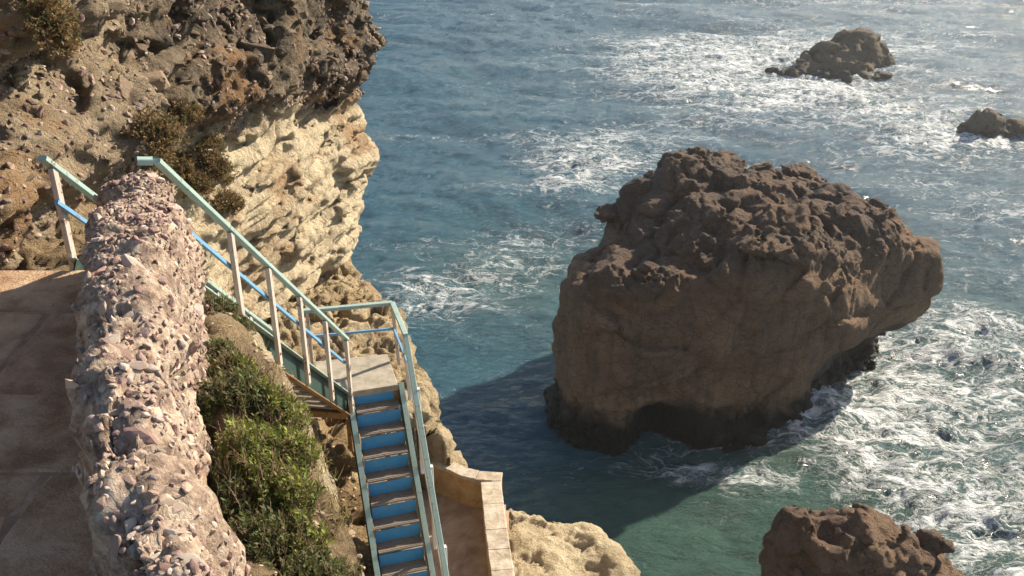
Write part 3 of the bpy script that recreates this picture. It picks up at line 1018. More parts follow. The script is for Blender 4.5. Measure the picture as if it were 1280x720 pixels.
# ------------------------------------------------------------------ path
def make_path():
    root_o = (-2.8, 4.5, -3.7)
    parts = []
    # earth bed: two flat shelves with a low step between them
    xs = np.arange(-6.2, -0.6, 0.05); ys = np.arange(0.2, 6.95, 0.05)
    X, Y = np.meshgrid(xs, ys, indexing='ij')
    X = -6.2 + (X + 6.2) / (xs[-1] + 6.2) * (np.interp(Y, [0.2, 2.3, 5.3, 6.6, 7.3], [-0.6, -0.95, -2.0, -2.5, -2.85]) + 6.2)
    z = -3.20 + 0.0 * X - 0.14 * sstep(4.74, 4.80, Y + 0.1 * (X + 3.0)) * 0.4
    P = np.stack([X.ravel(), Y.ravel(), z.ravel()], 1).astype(np.float32)
    P[:, 2] += 0.02 * fbm(P, 1.5, 3, seed=1) - 0.006
    edge = sstep(6.80, 6.94, P[:, 1]); P[:, 2] -= 0.6 * edge
    ny = len(ys)
    ii, jj = np.meshgrid(np.arange(len(xs) - 1), np.arange(ny - 1), indexing='ij')
    a = (ii * ny + jj).ravel()
    o = build("path", P, np.stack([a, a + ny, a + ny + 1, a + 1], 1), M_PATHBASE)
    tag(o, kind="structure")
    # worn paving slabs bedded in it
    r = random.Random(5)
    y = 0.5
    while y < 6.7:
        dy = r.uniform(0.75, 1.15)
        if y + dy > 6.4: dy = 6.8 - y
        x = -6.0
        while x < -1.0:
            dx = r.uniform(1.1, 2.0)
            wl = float(np.interp(y + dy / 2, [0.5, 2.3, 5.3, 6.6, 7.2], [-0.9, -1.1, -2.15, -2.65, -2.9]))
            x1 = min(x + dx, wl)
            if wl - x1 < 0.3: x1 = wl
            if x < wl - 0.1:
                cx, cy = (x + x1) / 2, y + dy / 2
                zc = -3.20 - 0.056 * float(sstep(4.74, 4.80, cy + 0.1 * (cx + 3.0)))
                n = 24
                V, F = [], []
                for k in range(n):
                    t = 2 * math.pi * k / n
                    c, s = math.cos(t), math.sin(t)
                    m = max(abs(c), abs(s)) ** 0.95
                    rr = r.uniform(0.965, 1.015)
                    V.append((cx + (x1 - x - 0.012) / 2 * c / m * rr, cy + (dy - 0.012) / 2 * s / m * rr, zc - 0.03))
                tilt = (r.uniform(-0.015, 0.015), r.uniform(-0.015, 0.015))
                lift = r.uniform(-0.002, 0.010)
                top = [(cx + (v[0] - cx) * 0.965, cy + (v[1] - cy) * 0.965, zc + lift + (v[0] - cx) * tilt[0] + (v[1] - cy) * tilt[1]) for v in V]
                mid = [(v[0], v[1], t_[2] - 0.012) for v, t_ in zip(V, top)]
                VV = V + mid + top
                F = [(k, (k + 1) % n, n + (k + 1) % n, n + k) for k in range(n)] + [(n + k, n + (k + 1) % n, 2 * n + (k + 1) % n, 2 * n + k) for k in range(n)] + [tuple(range(2 * n, 3 * n))]
                build("paving_slab", VV, F, M_PATH, parent=o, smooth=False)
            x = x1
            if x >= wl - 0.05: break
        y += dy


make_path()

# ------------------------------------------------------------------ rubble parapet
WALL_TAB = [(228, 142, 196, -2.58), (245, 124, 210, -2.53), (270, 115, 212, -2.46), (300, 110, 206, -2.39), (350, 108, 196, -2.30), (400, 109, 186, -2.22), (450, 103, 188, -2.18), (500, 97, 200, -2.13), (540, 92, 210, -2.10),
            (580, 97, 220, -2.08), (620, 107, 232, -2.06), (660, 120, 246, -2.04), (720, 134, 286, -2.02), (800, 165, 385, -2.0), (900, 230, 500, -1.98), (1000, 300, 620, -1.98)]


def make_wall():
    st = []
    for py, xl, xr, z in WALL_TAB:
        a = on_level(xl, py, z); b = on_level(xr, py, z)
        st.append((a[1], a[0], b[0], z))
    st = np.array(st)[::-1]                         # growing y
    ys = np.arange(st[0, 0], st[-1, 0], 0.022)
    xl = np.interp(ys, st[:, 0], st[:, 1]); xr = np.interp(ys, st[:, 0], st[:, 2]); zt = np.interp(ys, st[:, 0], st[:, 3])
    prof = []                                        # (side 0 left..1 right, drop below top, outward)
    for t in np.linspace(0, 1, 14): prof.append((0, 1.55 * (1 - t) + 0.09 * t, -0.05 * (1 - t)))
    for t in np.linspace(0.06, 0.94, 22): prof.append((t, 0.09 * (abs(2 * t - 1)) ** 3.2, 0))
    for t in np.linspace(0, 1, 30): prof.append((1, 0.09 + 1.75 * t, 0.16 * t))
    k = len(prof)
    V = []
    for y, a, b, z in zip(ys, xl, xr, zt):
        for s, dz, out in prof:
            V.append((a + (b - a) * s + out, y, z - dz))
    # rounded far end
    V = np.array(V, np.float32)
    n = len(ys)
    ii, jj = np.meshgrid(np.arange(n - 1), np.arange(k - 1), indexing='ij')
    a = (ii * k + jj).ravel()
    F = np.stack([a, a + 1, a + k + 1, a + k], 1)
    endc = V[(n - 1) * k:].mean(0)
    cap_rows = 8
    rows = [V]
    last = V[(n - 1) * k:]
    for i in range(1, cap_rows + 1):
        t = i / cap_rows
        q = last.copy()
        q[:, 0] = endc[0] + (q[:, 0] - endc[0]) * math.sqrt(max(0.0, 1 - t * t))
        q[:, 2] = q[:, 2] - 0.10 * t * t * (q[:, 2] > -2.7)
        q[:, 1] = q[:, 1] + 0.22 * t
        rows.append(q)
    V = np.concatenate(rows)
    n2 = n + cap_rows
    ii, jj = np.meshgrid(np.arange(n2 - 1), np.arange(k - 1), indexing='ij')
    a = (ii * k + jj).ravel()
    F = np.stack([a, a + k, a + k + 1, a + 1], 1)
    N = mesh_normals(V, F)
    if N[k // 2 + 10 * k, 2] < 0: N = -N; F = F[:, ::-1].copy()
    # courses: the wall was built up in lifts, each a little proud of the next
    lift = np.sin(V[:, 1] * 7.5 + 1.5 * fbm(V, 1.5, 2, seed=2))
    d = 0.115 * fbm(V, 2.0, 4, gain=0.6, seed=3) + 0.045 * lift + 0.05 * fbm(V, 7, 4, gain=0.65, seed=5, ridged=True)
    F1, F2, cid = worley(V, (4.0, 4.0, 4.0), 3)
    d += 0.035 * cid - 0.03 * np.exp(-(F2 - F1) * 10)
    V = V + N * d[:, None]
    org = (-1.7, 4.5, -3.6)
    root = empty("parapet_wall", org)
    tag(root, "rubble parapet wall studded with pinkish pebbles beside shaded path", "wall")
    build("mortar_core", V, F, M_MORTAR, root)
    N = mesh_normals(V, F)
    # pebbles: dart throwing over the top, the outer face and the end
    cand = np.nonzero((V[:, 2] > -3.35) & ((N[:, 2] > 0.15) | (N[:, 0] > 0.2) | (N[:, 1] > 0.4)) & (V[:, 1] > 1.6))[0]
    rng.shuffle(cand)
    patch = fbm(V, 1.6, 2, seed=8)
    cell = {}
    placed = []
    for pas, (rmin, rmax, lim) in enumerate(((0.05, 0.10, 60), (0.018, 0.040, 1100), (0.010, 0.018, 8000))):
        c0 = 0
        for v in rng.permutation(cand):
            if c0 >= lim: break
            r0 = rng.uniform(rmin, rmax)
            if pas > 0 and patch[v] < -0.28 and rng.random() < 0.85: continue
            p = V[v]
            g = tuple((p / 0.055).astype(int))
            bad = False
            rad = 2 if pas < 2 else 2
            for a_ in range(-rad, rad + 1):
                for b_ in range(-rad, rad + 1):
                    for c_ in range(-rad, rad + 1):
                        for (q, rq) in cell.get((g[0] + a_, g[1] + b_, g[2] + c_), ()):
                            if (q[0] - p[0]) ** 2 + (q[1] - p[1]) ** 2 + (q[2] - p[2]) ** 2 < (0.70 * (rq + r0)) ** 2:
                                bad = True; break
                        if bad: break
                    if bad: break
                if bad: break
            if bad: continue
            cell.setdefault(g, []).append((p, r0))
            placed.append((p, N[v], r0))
            c0 += 1
    placed.sort(key=lambda t: -t[2] / max(1.0, t[0][1]))
    # the largest as parts
    bank = {}
    base = np.array(org)
    for i, (p, nn, r0) in enumerate(placed[:300]):
        key = (int(rng.integers(0, len(PEBBLES))), int(rng.integers(0, len(STONE_COLS))))
        if key not in bank:
            me = mesh_from("stone", PEBBLES[key[0]], ICO_F, False, {"col": np.tile(np.array(STONE_COLS[key[1]], np.float32), (len(ICO_V), 1))})
            me.materials.append(M_STONE)
            bank[key] = me
        o = bpy.data.objects.new("stone", bank[key]); COL.objects.link(o); o.parent = root
        B = basis(nn + rng.normal(size=3) * 0.25)
        m = Matrix([[*B[0], 0], [*B[1], 0], [*B[2], 0], [0, 0, 0, 1]])
        flat = rng.uniform(0.55, 0.85) if r0 > 0.07 else 1.0
        o.matrix_local = Matrix.Translation(Vector(p - base + nn * r0 * (-0.06 if r0 < 0.05 else -0.40))) @ m @ Matrix.Diagonal((r0 * rng.uniform(1.0, 1.3), r0, r0 * flat, 1))
    Vs, Fs, Cs = [], [], []
    off = 0
    for p, nn, r0 in placed[300:]:
        B = basis(nn + rng.normal(size=3) * 0.3)
        q = (PEBBLES[int(rng.integers(0, len(PEBBLES)))] * np.array([r0 * rng.uniform(1, 1.4), r0, r0])) @ B.T + p - nn * r0 * 0.02
        Vs.append(q); Fs.append(ICO_F + off); off += len(ICO_V)
        c = np.array(STONE_COLS[int(rng.integers(0, len(STONE_COLS)))]) * rng.uniform(0.75, 1.2)
        Cs.append(np.tile(c.astype(np.float32), (len(ICO_V), 1)))
    pb = build("pebbles", np.concatenate(Vs), np.concatenate(Fs), M_STONE, root, smooth=False, attrs={"col": np.concatenate(Cs)})
    tag(pb, kind="stuff")
    print("wall stones", len(placed))


make_wall()


# ------------------------------------------------------------------ staircase
def make_stairs():
    S0 = vec((-2.79, 7.13, -3.42)); S1 = vec((-2.27, 11.25, -7.30))
    root = empty("staircase", (-2.0, 11.6, -8.1))
    tag(root, "weathered metal staircase with teal handrails and blue risers descending the cliff", "staircase")
    d = S1 - S0; dh = np.array([d[0], d[1], 0]); Lh = np.linalg.norm(dh); f = dh / Lh           # forward in plan
    lf = np.array([-f[1], f[0], 0])                                                              # to the left
    slope = d[2] / Lh
    W1 = 0.76
    n = 16
    rise = -d[2] / n; run = Lh / n

    def P(s, w, up=0.0):
        return S0 + f * s + lf * w + np.array([0, 0, slope * s + up])

    # treads and risers of the upper flight
    for i in range(n):
        z = S0[2] - rise * (i + 1)
        c = S0 + f * (run * (i + 0.5)) + lf * W1 / 2; c[2] = z
        V, F = beam(c - lf * (W1 / 2 - 0.02), c + lf * (W1 / 2 - 0.02), run + 0.03, 0.03, up=(0, 0, 1))
        tr = build("tread", V, F, M_TREAD, root, smooth=False)
        V, F = beam(c + f * (run / 2 + 0.0) - lf * (W1 / 2 - 0.02) + np.array([0, 0, -rise * 0.5]), c + f * (run / 2) + lf * (W1 / 2 - 0.02) + np.array([0, 0, -rise * 0.5]), 0.012, rise * 0.72)
        build("riser", V, F, M_TREAD, root, smooth=False)

    def channel(p0, p1, outward, hgt, web_mat, top_mat, bot_mat, fl=0.075):
        p0, p1 = vec(p0), vec(p1)
        V, F = beam(p0, p1, 0.014, hgt)
        w = build("stringer", V, F, web_mat, root, smooth=False)
        dd = (p1 - p0) / np.linalg.norm(p1 - p0)
        s = np.cross(dd, (0, 0, 1)); s /= np.linalg.norm(s); u = np.cross(s, dd)
        o = vec(outward) * fl / 2
        for sg, mt in ((1, top_mat), (-1, bot_mat)):
            V, F = beam(p0 + u * sg * hgt / 2 + o, p1 + u * sg * hgt / 2 + o, fl, 0.014)
            build("flange", V, F, mt, w, smooth=False)
        return w

    HG = 0.27
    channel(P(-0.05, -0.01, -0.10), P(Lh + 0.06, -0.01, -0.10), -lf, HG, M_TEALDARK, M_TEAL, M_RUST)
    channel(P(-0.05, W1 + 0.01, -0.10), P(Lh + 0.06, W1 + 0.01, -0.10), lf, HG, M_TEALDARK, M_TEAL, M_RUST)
    RH = 0.93
    ys = [8.22, 8.98, 9.74, 10.50, 11.24]
    for side, w in ((-1, -0.095), (1, W1 + 0.095)):
        out = lf * side
        lst = [(y - S0[1]) / f[1] for y in ys]
        if side > 0: lst = [0.12] + lst
        for s in lst:
            b = P(s, w, -0.24); t = P(s, w, RH - 0.02)
            V, F = beam(b, t, 0.045, 0.07, up=f)
            build("post", V, F, M_POST, root, smooth=False)
            V, F = beam(P(s, w + side * 0.024, -0.10), P(s, w + side * 0.034, -0.10), 0.025, 0.025)
            build("bolt", V, F, M_RUST, root, smooth=False)
        V, F = beam(P(-0.02 if side < 0 else 0.02, w, RH), P(Lh + 0.03, w, RH), 0.07, 0.042)
        build("handrail", V, F, M_TEAL, root, smooth=False)
        mid = w + (0.05 if side < 0 else -0.05)
        V, F = beam(P(0.0, mid, RH * 0.60), P(Lh, mid, RH * 0.60), 0.030, 0.036)
        build("mid_rail", V, F, M_BLUE, root, smooth=False)
    # the short return of the right handrail into the wall
    V, F = beam(P(0.0, -0.06, RH + 0.003), P(-0.05, 0.04, RH - 0.03), 0.08, 0.05)
    build("handrail", V, F, M_TEAL, root, smooth=False)
    # ---- landing and lower flight
    O = vec((-1.88, 11.48, -7.28)); u = vec((0.29, -0.957, 0)); u /= np.linalg.norm(u); w = np.array([-u[1], u[0], 0.0])
    up = np.array([0, 0, 1.0])

    def Q(a, b, c=0.0):
        return O + u * a + w * b + up * c

    slab = [Q(0.02, -0.36), Q(0.02, 0.32), Q(-0.86, 0.32), Q(-0.95, -0.72), Q(-0.25, -0.75)]
    V = [p - up * 0.09 for p in slab] + [p - up * 0.012 for p in slab] + [p * 0.985 + np.mean(slab, 0) * 0.015 for p in slab]
    m = 5
    F = [tuple(range(m))[::-1]] + [(i, (i + 1) % m, m + (i + 1) % m, m + i) for i in range(m)] + [(m + i, m + (i + 1) % m, 2 * m + (i + 1) % m, 2 * m + i) for i in range(m)] + [tuple(range(2 * m, 3 * m))]
    F = [tuple(f_) for f_ in F]
    build("landing", V, F, M_CONCRETE, root, smooth=False)
    g = 0.200; r = 0.240
    NL = 13
    for i in range(NL):
        c = Q(g * (i + 0.5), 0, -r * (i + 1))
        parts = [beam(c - w * 0.30, c + w * 0.30, g + 0.02, 0.028)]
        for k in range(5):                                                    # raised anti-slip ribs
            cc = c + u * (-0.085 + 0.0425 * k) + up * 0.017
            parts.append(beam(cc - w * 0.29, cc + w * 0.29, 0.012, 0.008))
        V, F = join(parts)
        build("tread", V, F, M_TREAD, root, smooth=False)
        cc = Q(g * i + 0.006, 0, -r * (i + 0.5) + (-0.012))
        V, F = beam(cc - w * 0.30, cc + w * 0.30, 0.012, r - 0.034)
        build("riser", V, F, M_RISER, root, smooth=False)
    a1 = g * NL
    for sd in (-1, 1):
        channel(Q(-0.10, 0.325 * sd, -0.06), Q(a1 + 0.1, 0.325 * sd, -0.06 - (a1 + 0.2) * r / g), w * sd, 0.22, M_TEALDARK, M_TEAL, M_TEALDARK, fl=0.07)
    # right-hand rail: level along the landing, then down the flight
    rw = 0.41

    def R(a, h, b=rw):
        zz = h if a < 0.3 else h - (a - 0.3) * r / g
        return Q(a, b, zz)
    hr = 0.92
    V, F = beam(R(-0.66, hr), R(0.30, hr), 0.07, 0.042); build("handrail", V, F, M_TEAL, root, smooth=False)
    V, F = beam(R(0.27, hr), R(a1 + 0.2, hr), 0.07, 0.042); build("handrail", V, F, M_TEAL, root, smooth=False)
    V, F = beam(R(-0.66, hr * 0.55), R(0.30, hr * 0.55), 0.030, 0.036); build("mid_rail", V, F, M_BLUE, root, smooth=False)
    V, F = beam(R(0.29, hr * 0.55), R(a1 + 0.2, hr * 0.55), 0.030, 0.04); build("mid_rail", V, F, M_WHITE, root, smooth=False)
    for a in (-0.66, 0.10, 0.75, 1.40, 2.05, 2.55):
        bot = -0.08 if a < 0.02 else -0.10 - a * r / g
        V, F = beam(Q(a, rw + 0.045, bot), R(a, hr - 0.02, rw + 0.045) if a > 0.3 else R(a, hr - 0.02), 0.045, 0.06, up=u)
        build("post", V, F, M_WHITE if a > 0 else M_POST, root, smooth=False)
    # back rail of the landing
    A = R(-0.66, hr); B = vec((-2.92, 11.98, A[2]))
    V, F = beam(A, B, 0.075, 0.05); build("handrail", V, F, M_TEAL, root, smooth=False)
    V, F = beam(A - up * 0.41, B - up * 0.41, 0.030, 0.036); build("mid_rail", V, F, M_BLUE, root, smooth=False)
    for t in (0.93,):
        p = A + (B - A) * t
        V, F = beam(p - up * 0.98, p - up * 0.02, 0.045, 0.06, up=u); build("post", V, F, M_POST, root, smooth=False)
    # props under the landing
    for a, b in ((-0.05, -0.40), (-0.8, -0.6), (-0.75, 0.25), (0.0, 0.28)):
        V, F = beam(Q(a, b, -2.2), Q(a, b, -0.09), 0.06, 0.06, up=u); build("prop", V, F, M_RUST, root, smooth=False)
    V, F = beam(P(Lh * 0.55, -0.05, -0.30), P(Lh * 0.55, W1 + 0.05, -0.30), 0.08, 0.10); build("cross_beam", V, F, M_RUST, root, smooth=False)
    V, F = beam(P(Lh - 0.1, -0.05, -0.30), P(Lh - 0.1, W1 + 0.05, -0.30), 0.08, 0.10); build("cross_beam", V, F, M_RUST, root, smooth=False)


make_stairs()


# ------------------------------------------------------------------ terrace
def make_terrace():
    poly = TERRACE_IN
    c = [(x, y) for x, y in poly]
    cx = sum(p[0] for p in c) / len(c); cy = sum(p[1] for p in c) / len(c)
    xs = np.arange(-1.9, 0.4, 0.05); ys = np.arange(6.3, 13.5, 0.05)
    X, Y = np.meshgrid(xs, ys, indexing='ij')
    P = np.stack([X.ravel(), Y.ravel(), np.full(X.size, -10.5)], 1).astype(np.float32)
    P[:, 2] += 0.03 * fbm(P, 1.2, 4, seed=2)
    d = poly_dist(poly, P[:, 0], P[:, 1])
    ny = len(ys)
    ii, jj = np.meshgrid(np.arange(len(xs) - 1), np.arange(ny - 1), indexing='ij')
    a = (ii * ny + jj).ravel()
    F = np.stack([a, a + ny, a + ny + 1, a + 1], 1)
    keep = (d[F] < 0.28).any(1)
    o = build("terrace_floor", P, F[keep], M_TERRACE)
    tag(o, kind="structure")
    root = empty("terrace_parapet", (-0.3, 12.5, -10.6))
    tag(root, "low ochre terrace parapet with pale coping slabs below the stairs", "wall")
    back = [(-1.95, 13.62), (-1.55, 13.47), (-1.25, 13.36), (-1.0, 13.22), (-0.78, 13.05), (-0.55, 12.97), (-0.16, 12.93)]
    right = [(-0.345, 12.80), (-0.245, 11.7), (-0.125, 10.6), (0.03, 9.2), (0.2, 7.8), (0.35, 6.3)]

    def resample(pl, step):
        pl = np.array(pl); seg = np.hypot(*np.diff(pl, axis=0).T); s = np.concatenate([[0], np.cumsum(seg)])
        t = np.arange(0, s[-1], step); t = np.append(t, s[-1])
        return np.stack([np.interp(t, s, pl[:, 0]), np.interp(t, s, pl[:, 1])], 1)

    for pl, wd, ztop in ((back, 0.20, -9.96), (right, 0.29, -9.965)):
        q = resample(pl, 0.08)
        tg = np.gradient(q, axis=0); tg /= np.linalg.norm(tg, axis=1)[:, None]
        nr = np.stack([-tg[:, 1], tg[:, 0]], 1)
        prof = [(-0.5, -0.95), (-0.5, -0.6), (-0.5, -0.3), (-0.5, 0), (0, 0), (0.5, 0), (0.5, -0.3), (0.5, -0.7), (0.55, -1.3)]
        k = len(prof)
        V = []
        for p, nn in zip(q, nr):
            for a_, z_ in prof:
                V.append((p[0] + nn[0] * a_ * wd, p[1] + nn[1] * a_ * wd, ztop + z_))
        V = np.array(V, np.float32)
        V[:, :2] += 0.02 * np.stack([fbm(V, 2.5, 2, seed=1), fbm(V, 2.5, 2, seed=2)], 1)
        n = len(q)
        ii, jj = np.meshgrid(np.arange(n - 1), np.arange(k - 1), indexing='ij')
        a = (ii * k + jj).ravel()
        build("wall_body", V, np.stack([a, a + 1, a + k + 1, a + k], 1), M_PLASTER, root, smooth=False)
        # coping slabs
        q2 = resample(pl, 0.055)
        tg = np.gradient(q2, axis=0); tg /= np.linalg.norm(tg, axis=1)[:, None]
        nr = np.stack([-tg[:, 1], tg[:, 0]], 1)
        i = 0
        while i < len(q2) - 2:
            m = min(int(rng.integers(8, 12)), len(q2) - 1 - i)
            if len(q2) - 1 - (i + m) < 4: m = len(q2) - 1 - i
            ids = range(i, i + m + 1)
            V, F = [], []
            hw = wd / 2 + 0.022; c_ = 0.012; th = 0.06
            dz = rng.uniform(-0.006, 0.006)
            prof = [(-hw, 0), (-hw, th - c_), (-hw + c_, th), (hw - c_, th), (hw, th - c_), (hw, 0)]
            k = len(prof)
            ids = list(ids)
            for j, t in enumerate(ids):
                p = q2[t].copy()
                if j == 0: p += tg[t] * 0.006
                if j == len(ids) - 1: p -= tg[t] * 0.006
                for a_, z_ in prof:
                    e = rng.uniform(-0.004, 0.004)
                    V.append((p[0] + nr[t][0] * (a_ + e), p[1] + nr[t][1] * (a_ + e), ztop + z_ + dz + (0.004 if z_ == 0 else rng.uniform(-0.003, 0.003))))
            for j in range(len(ids) - 1):
                for e in range(k):
                    F.append((j * k + e, j * k + (e + 1) % k, (j + 1) * k + (e + 1) % k, (j + 1) * k + e))
            F.append(tuple(range(k))); F.append(tuple(range((len(ids) - 1) * k, len(ids) * k))[::-1])
            build("coping_slab", V, F, M_COPING, root, smooth=False)
            i += m


make_terrace()


# ------------------------------------------------------------------ shrubs
def xprod(a, b):
    return np.array((a[1] * b[2] - a[2] * b[1], a[2] * b[0] - a[0] * b[2], a[0] * b[1] - a[1] * b[0]))


def vlen(a):
    return math.sqrt(sum(float(q) * float(q) for q in a))


def shrub(name, base, rad, height, cols, label, group, nsprig=230, dry=0.15, leaf=0.03, seed=0, up=(0, 0, 1), upright=0.6):
    r = np.random.default_rng(seed)
    base = np.array(base, float); upv = np.array(up, float); upv /= vlen(upv)
    B = basis(upv)
    root = empty(name, tuple(base))
    tag(root, label, "shrub", group)
    SV, SF = [], []
    LV, LF, LC = [], [], []

    def tube(p0, p1, r0, r1):
        dd = p1 - p0; L = vlen(dd)
        if L < 1e-5: return
        dd /= L
        a = xprod(dd, (0.3, 0.5, 0.8)); a /= vlen(a); b = xprod(dd, a)
        o = len(SV)
        for p, q in ((p0, r0), (p1, r1)):
            for k in range(3):
                t = 2 * math.pi * k / 3
                SV.append(p + (a * math.cos(t) + b * math.sin(t)) * q)
        for k in range(3):
            SF.append((o + k, o + (k + 1) % 3, o + 3 + (k + 1) % 3, o + 3 + k))

    lobes = [(r.normal(size=2) * rad * 0.42, r.uniform(0.65, 1.15)) for _ in range(6)]
    for s in range(nsprig):
        lb, lh = lobes[int(r.integers(0, len(lobes)))]
        ang = r.uniform(0, 6.283); rr = rad * 0.62 * math.sqrt(r.random())
        xy = lb + np.array([math.cos(ang), math.sin(ang)]) * rr
        dist = vlen(xy) / rad
        hz = height * lh * max(0.12, 1 - 0.55 * dist ** 2) * r.uniform(0.62, 1.06)
        tip = base + B[:, 0] * xy[0] + B[:, 1] * xy[1] + upv * hz
        root_p = base + (B[:, 0] * xy[0] + B[:, 1] * xy[1]) * 0.35 - upv * 0.05
        sl = r.uniform(0.10, 0.22) * (height / 0.5 + 0.3)
        dirv = (tip - root_p); dirv /= vlen(dirv)
        dirv = dirv * (1 - upright) + upv * upright + r.normal(size=3) * 0.22
        dirv /= vlen(dirv)
        st = tip - dirv * sl
        isdry = r.random() < dry
        if s % 3 == 0 or isdry:
            midp = (root_p + st) / 2 + r.normal(size=3) * 0.03
            tube(root_p, midp, 0.007, 0.005); tube(midp, st, 0.005, 0.0035)
        tube(st, tip + (dirv * 0.05 if isdry else 0), 0.0035 if isdry else 0.0025, 0.001)
        if isdry and r.random() < 0.75:
            for _ in range(3):
                q = st + (tip - st) * r.uniform(0.2, 0.9)
                tube(q, q + dirv * 0.06 + r.normal(size=3) * 0.04, 0.002, 0.0007)
            continue
        c0 = np.array(cols[int(r.integers(0, len(cols)))]) * r.uniform(0.75, 1.25)
        nl = int(r.integers(12, 18))
        for k in range(nl):
            t = k / nl
            p = st + (tip - st) * t
            az = r.uniform(0, 6.283)
            a = xprod(dirv, (0.21, 0.77, 0.43)); a /= vlen(a); b = xprod(dirv, a)
            outd = a * math.cos(az) + b * math.sin(az)
            ld = dirv * r.uniform(0.4, 0.9) + outd * r.uniform(0.5, 1.0); ld /= vlen(ld)
            ll = leaf * r.uniform(0.7, 1.3)
            sd = xprod(ld, outd + 0.3 * r.normal(size=3)); sd /= vlen(sd) + 1e-9
            o = len(LV)
            wv = ll * 0.2
            LV += [p, p + ld * ll * 0.5 + sd * wv, p + ld * ll, p + ld * ll * 0.5 - sd * wv]
            LF.append((o, o + 1, o + 2, o + 3))
            cc = c0 * r.uniform(0.8, 1.2)
            LC += [cc] * 4
    build("stem", SV, SF, M_TWIG, root)
    if LV:
        build("foliage", np.array(LV), np.array(LF, np.int32), M_LEAF, root, smooth=False, attrs={"col": np.array(LC, np.float32)})
    return root


GREEN = [(0.155, 0.205, 0.035), (0.21, 0.255, 0.046), (0.12, 0.16, 0.034), (0.28, 0.29, 0.06), (0.20, 0.165, 0.065)]
DARKG = [(0.085, 0.112, 0.034), (0.115, 0.142, 0.042), (0.14, 0.13, 0.055)]
DRYC = [(0.24, 0.15, 0.065), (0.17, 0.125, 0.05), (0.29, 0.19, 0.085), (0.13, 0.12, 0.045)]
SPOTS = [  # survey position, radius, height, palette, label
    (285, 408, 0.16, 0.15, DARKG, "flat dull shrub on the pale rim right under the stair stringer"),
    (240, 412, 0.17, 0.16, GREEN, "low olive shrub just outside the wall near the stair start"),
    (300, 430, 0.15, 0.14, DARKG, "flat dark shrub at the top of the pale rim beside stair posts"),
    (232, 440, 0.16, 0.16, GREEN, "little green shrub touching the wall above the yellowish one"),
    (292, 462, 0.18, 0.18, GREEN, "low spreading green shrub on the rim above the overhanging one"),
    (262, 388, 0.20, 0.18, DARKG, "low dark shrub hugging the stringer of the upper stair flight"),
    (228, 380, 0.15, 0.15, DARKG, "tiny dark shrub tucked against the outer foot of rubble wall"),
    (262, 445, 0.20, 0.20, DARKG, "small dull green shrub between the stair foot shrubs and taller bushes"),
    (285, 492, 0.24, 0.26, DARKG, "dense dark green shrub in mid strip, directly above taller bushes"),
    (322, 510, 0.22, 0.26, GREEN, "rounded green shrub overhanging pale rock edge under upper flight"),
    (262, 535, 0.20, 0.28, GREEN, "yellowish green shrub pressed against wall with upright dry stalks"),
    (345, 560, 0.22, 0.28, GREEN, "green shrub spilling over the pale rock edge towards the gully"),
    (302, 572, 0.26, 0.36, GREEN, "tall bright green shrub with many dead brown stalks in its middle"),
    (340, 618, 0.24, 0.34, GREEN, "bright green shrub just below the tallest one, with yellow tips"),
    (290, 632, 0.20, 0.28, DARKG, "dark shaded shrub at the wall foot beneath the tall bush"),
    (322, 680, 0.22, 0.28, DARKG, "grey green twiggy shrub at the lower end of planted strip"),
    (368, 670, 0.19, 0.24, GREEN, "small leafy shrub perched on the rim of the pale rock slab"),
    (375, 722, 0.22, 0.26, DARKG, "sparse twiggy shrub with bare branches on the pale rock edge"),
    (350, 765, 0.22, 0.30, GREEN, "leafy green shrub lowest on the planted strip by pale rock"),
]
for i, (px, py, rad, hh, pal, lab) in enumerate(SPOTS):
    c0 = on_level(px, py, -1.0)
    tt = np.arange(2.0, 8.0, 0.01, dtype=np.float32)
    gz = land_height(c0[0] * tt, c0[1] * tt)[0]
    hit = np.nonzero(-tt < gz + hh * 0.35)[0]
    if len(hit) == 0: continue
    x, y = c0[0] * float(tt[hit[0]]), c0[1] * float(tt[hit[0]])
    z = float(gz[hit[0]])
    shrub("shrub", (x, y, z - 0.02), rad, hh, pal, lab, "shrubs along the outer foot of the wall", nsprig=int(330 * rad / 0.26), dry=0.16 if pal is DARKG else 0.26, seed=30 + i, leaf=0.034)

# shrubs rooted on the cliff
CN = mesh_normals(CLIFF_V, CLIFF_F)
_D = CLIFF_V[:, 1] * CP - CLIFF_V[:, 2] * SP
_px = 640 + FPX * CLIFF_V[:, 0] / _D
_py = 360 - FPX * (CLIFF_V[:, 1] * SP + CLIFF_V[:, 2] * CP) / _D


def cliff_at(px, py, r=7):
    m = np.nonzero((np.abs(_px - px) < r) & (np.abs(_py - py) < r) & (_D > 2))[0]
    if len(m) == 0: return None
    return int(m[np.argmin(_D[m])])


CL = [(205, 165, 0.34, "brown cushion shrub at the head of the cliff gully"), (235, 150, 0.36, "rusty brown cushion shrub under the dark cliff overhang"), (262, 180, 0.40, "broad olive brown cushion shrub in mid cliff gully"),
      (225, 205, 0.38, "tawny dry cushion shrub on the earthy gully slope"), (275, 215, 0.36, "brown dry cushion shrub beside pale bedded cliff face"), (250, 240, 0.32, "olive cushion shrub above the teal handrail"),
      (285, 250, 0.30, "greenish tuft at the gully foot beside pale cliff rock"), (60, 15, 0.34, "grey green tuft growing on the near cliff outcrop"), (190, 200, 0.30, "straw coloured tuft by the dark cleft behind wall end")]
for i, (px, py, rad, lab) in enumerate(CL):
    v = cliff_at(px, py)
    if v is None: continue
    up = CN[v] * 0.7 + np.array([0, 0, 0.7])
    shrub("cushion_shrub", tuple(CLIFF_V[v] - CN[v] * 0.06), rad, 0.26, DRYC, lab, "dry shrubs rooted on the cliff", nsprig=330, dry=0.12, seed=70 + i, leaf=0.036, up=up, upright=0.25)

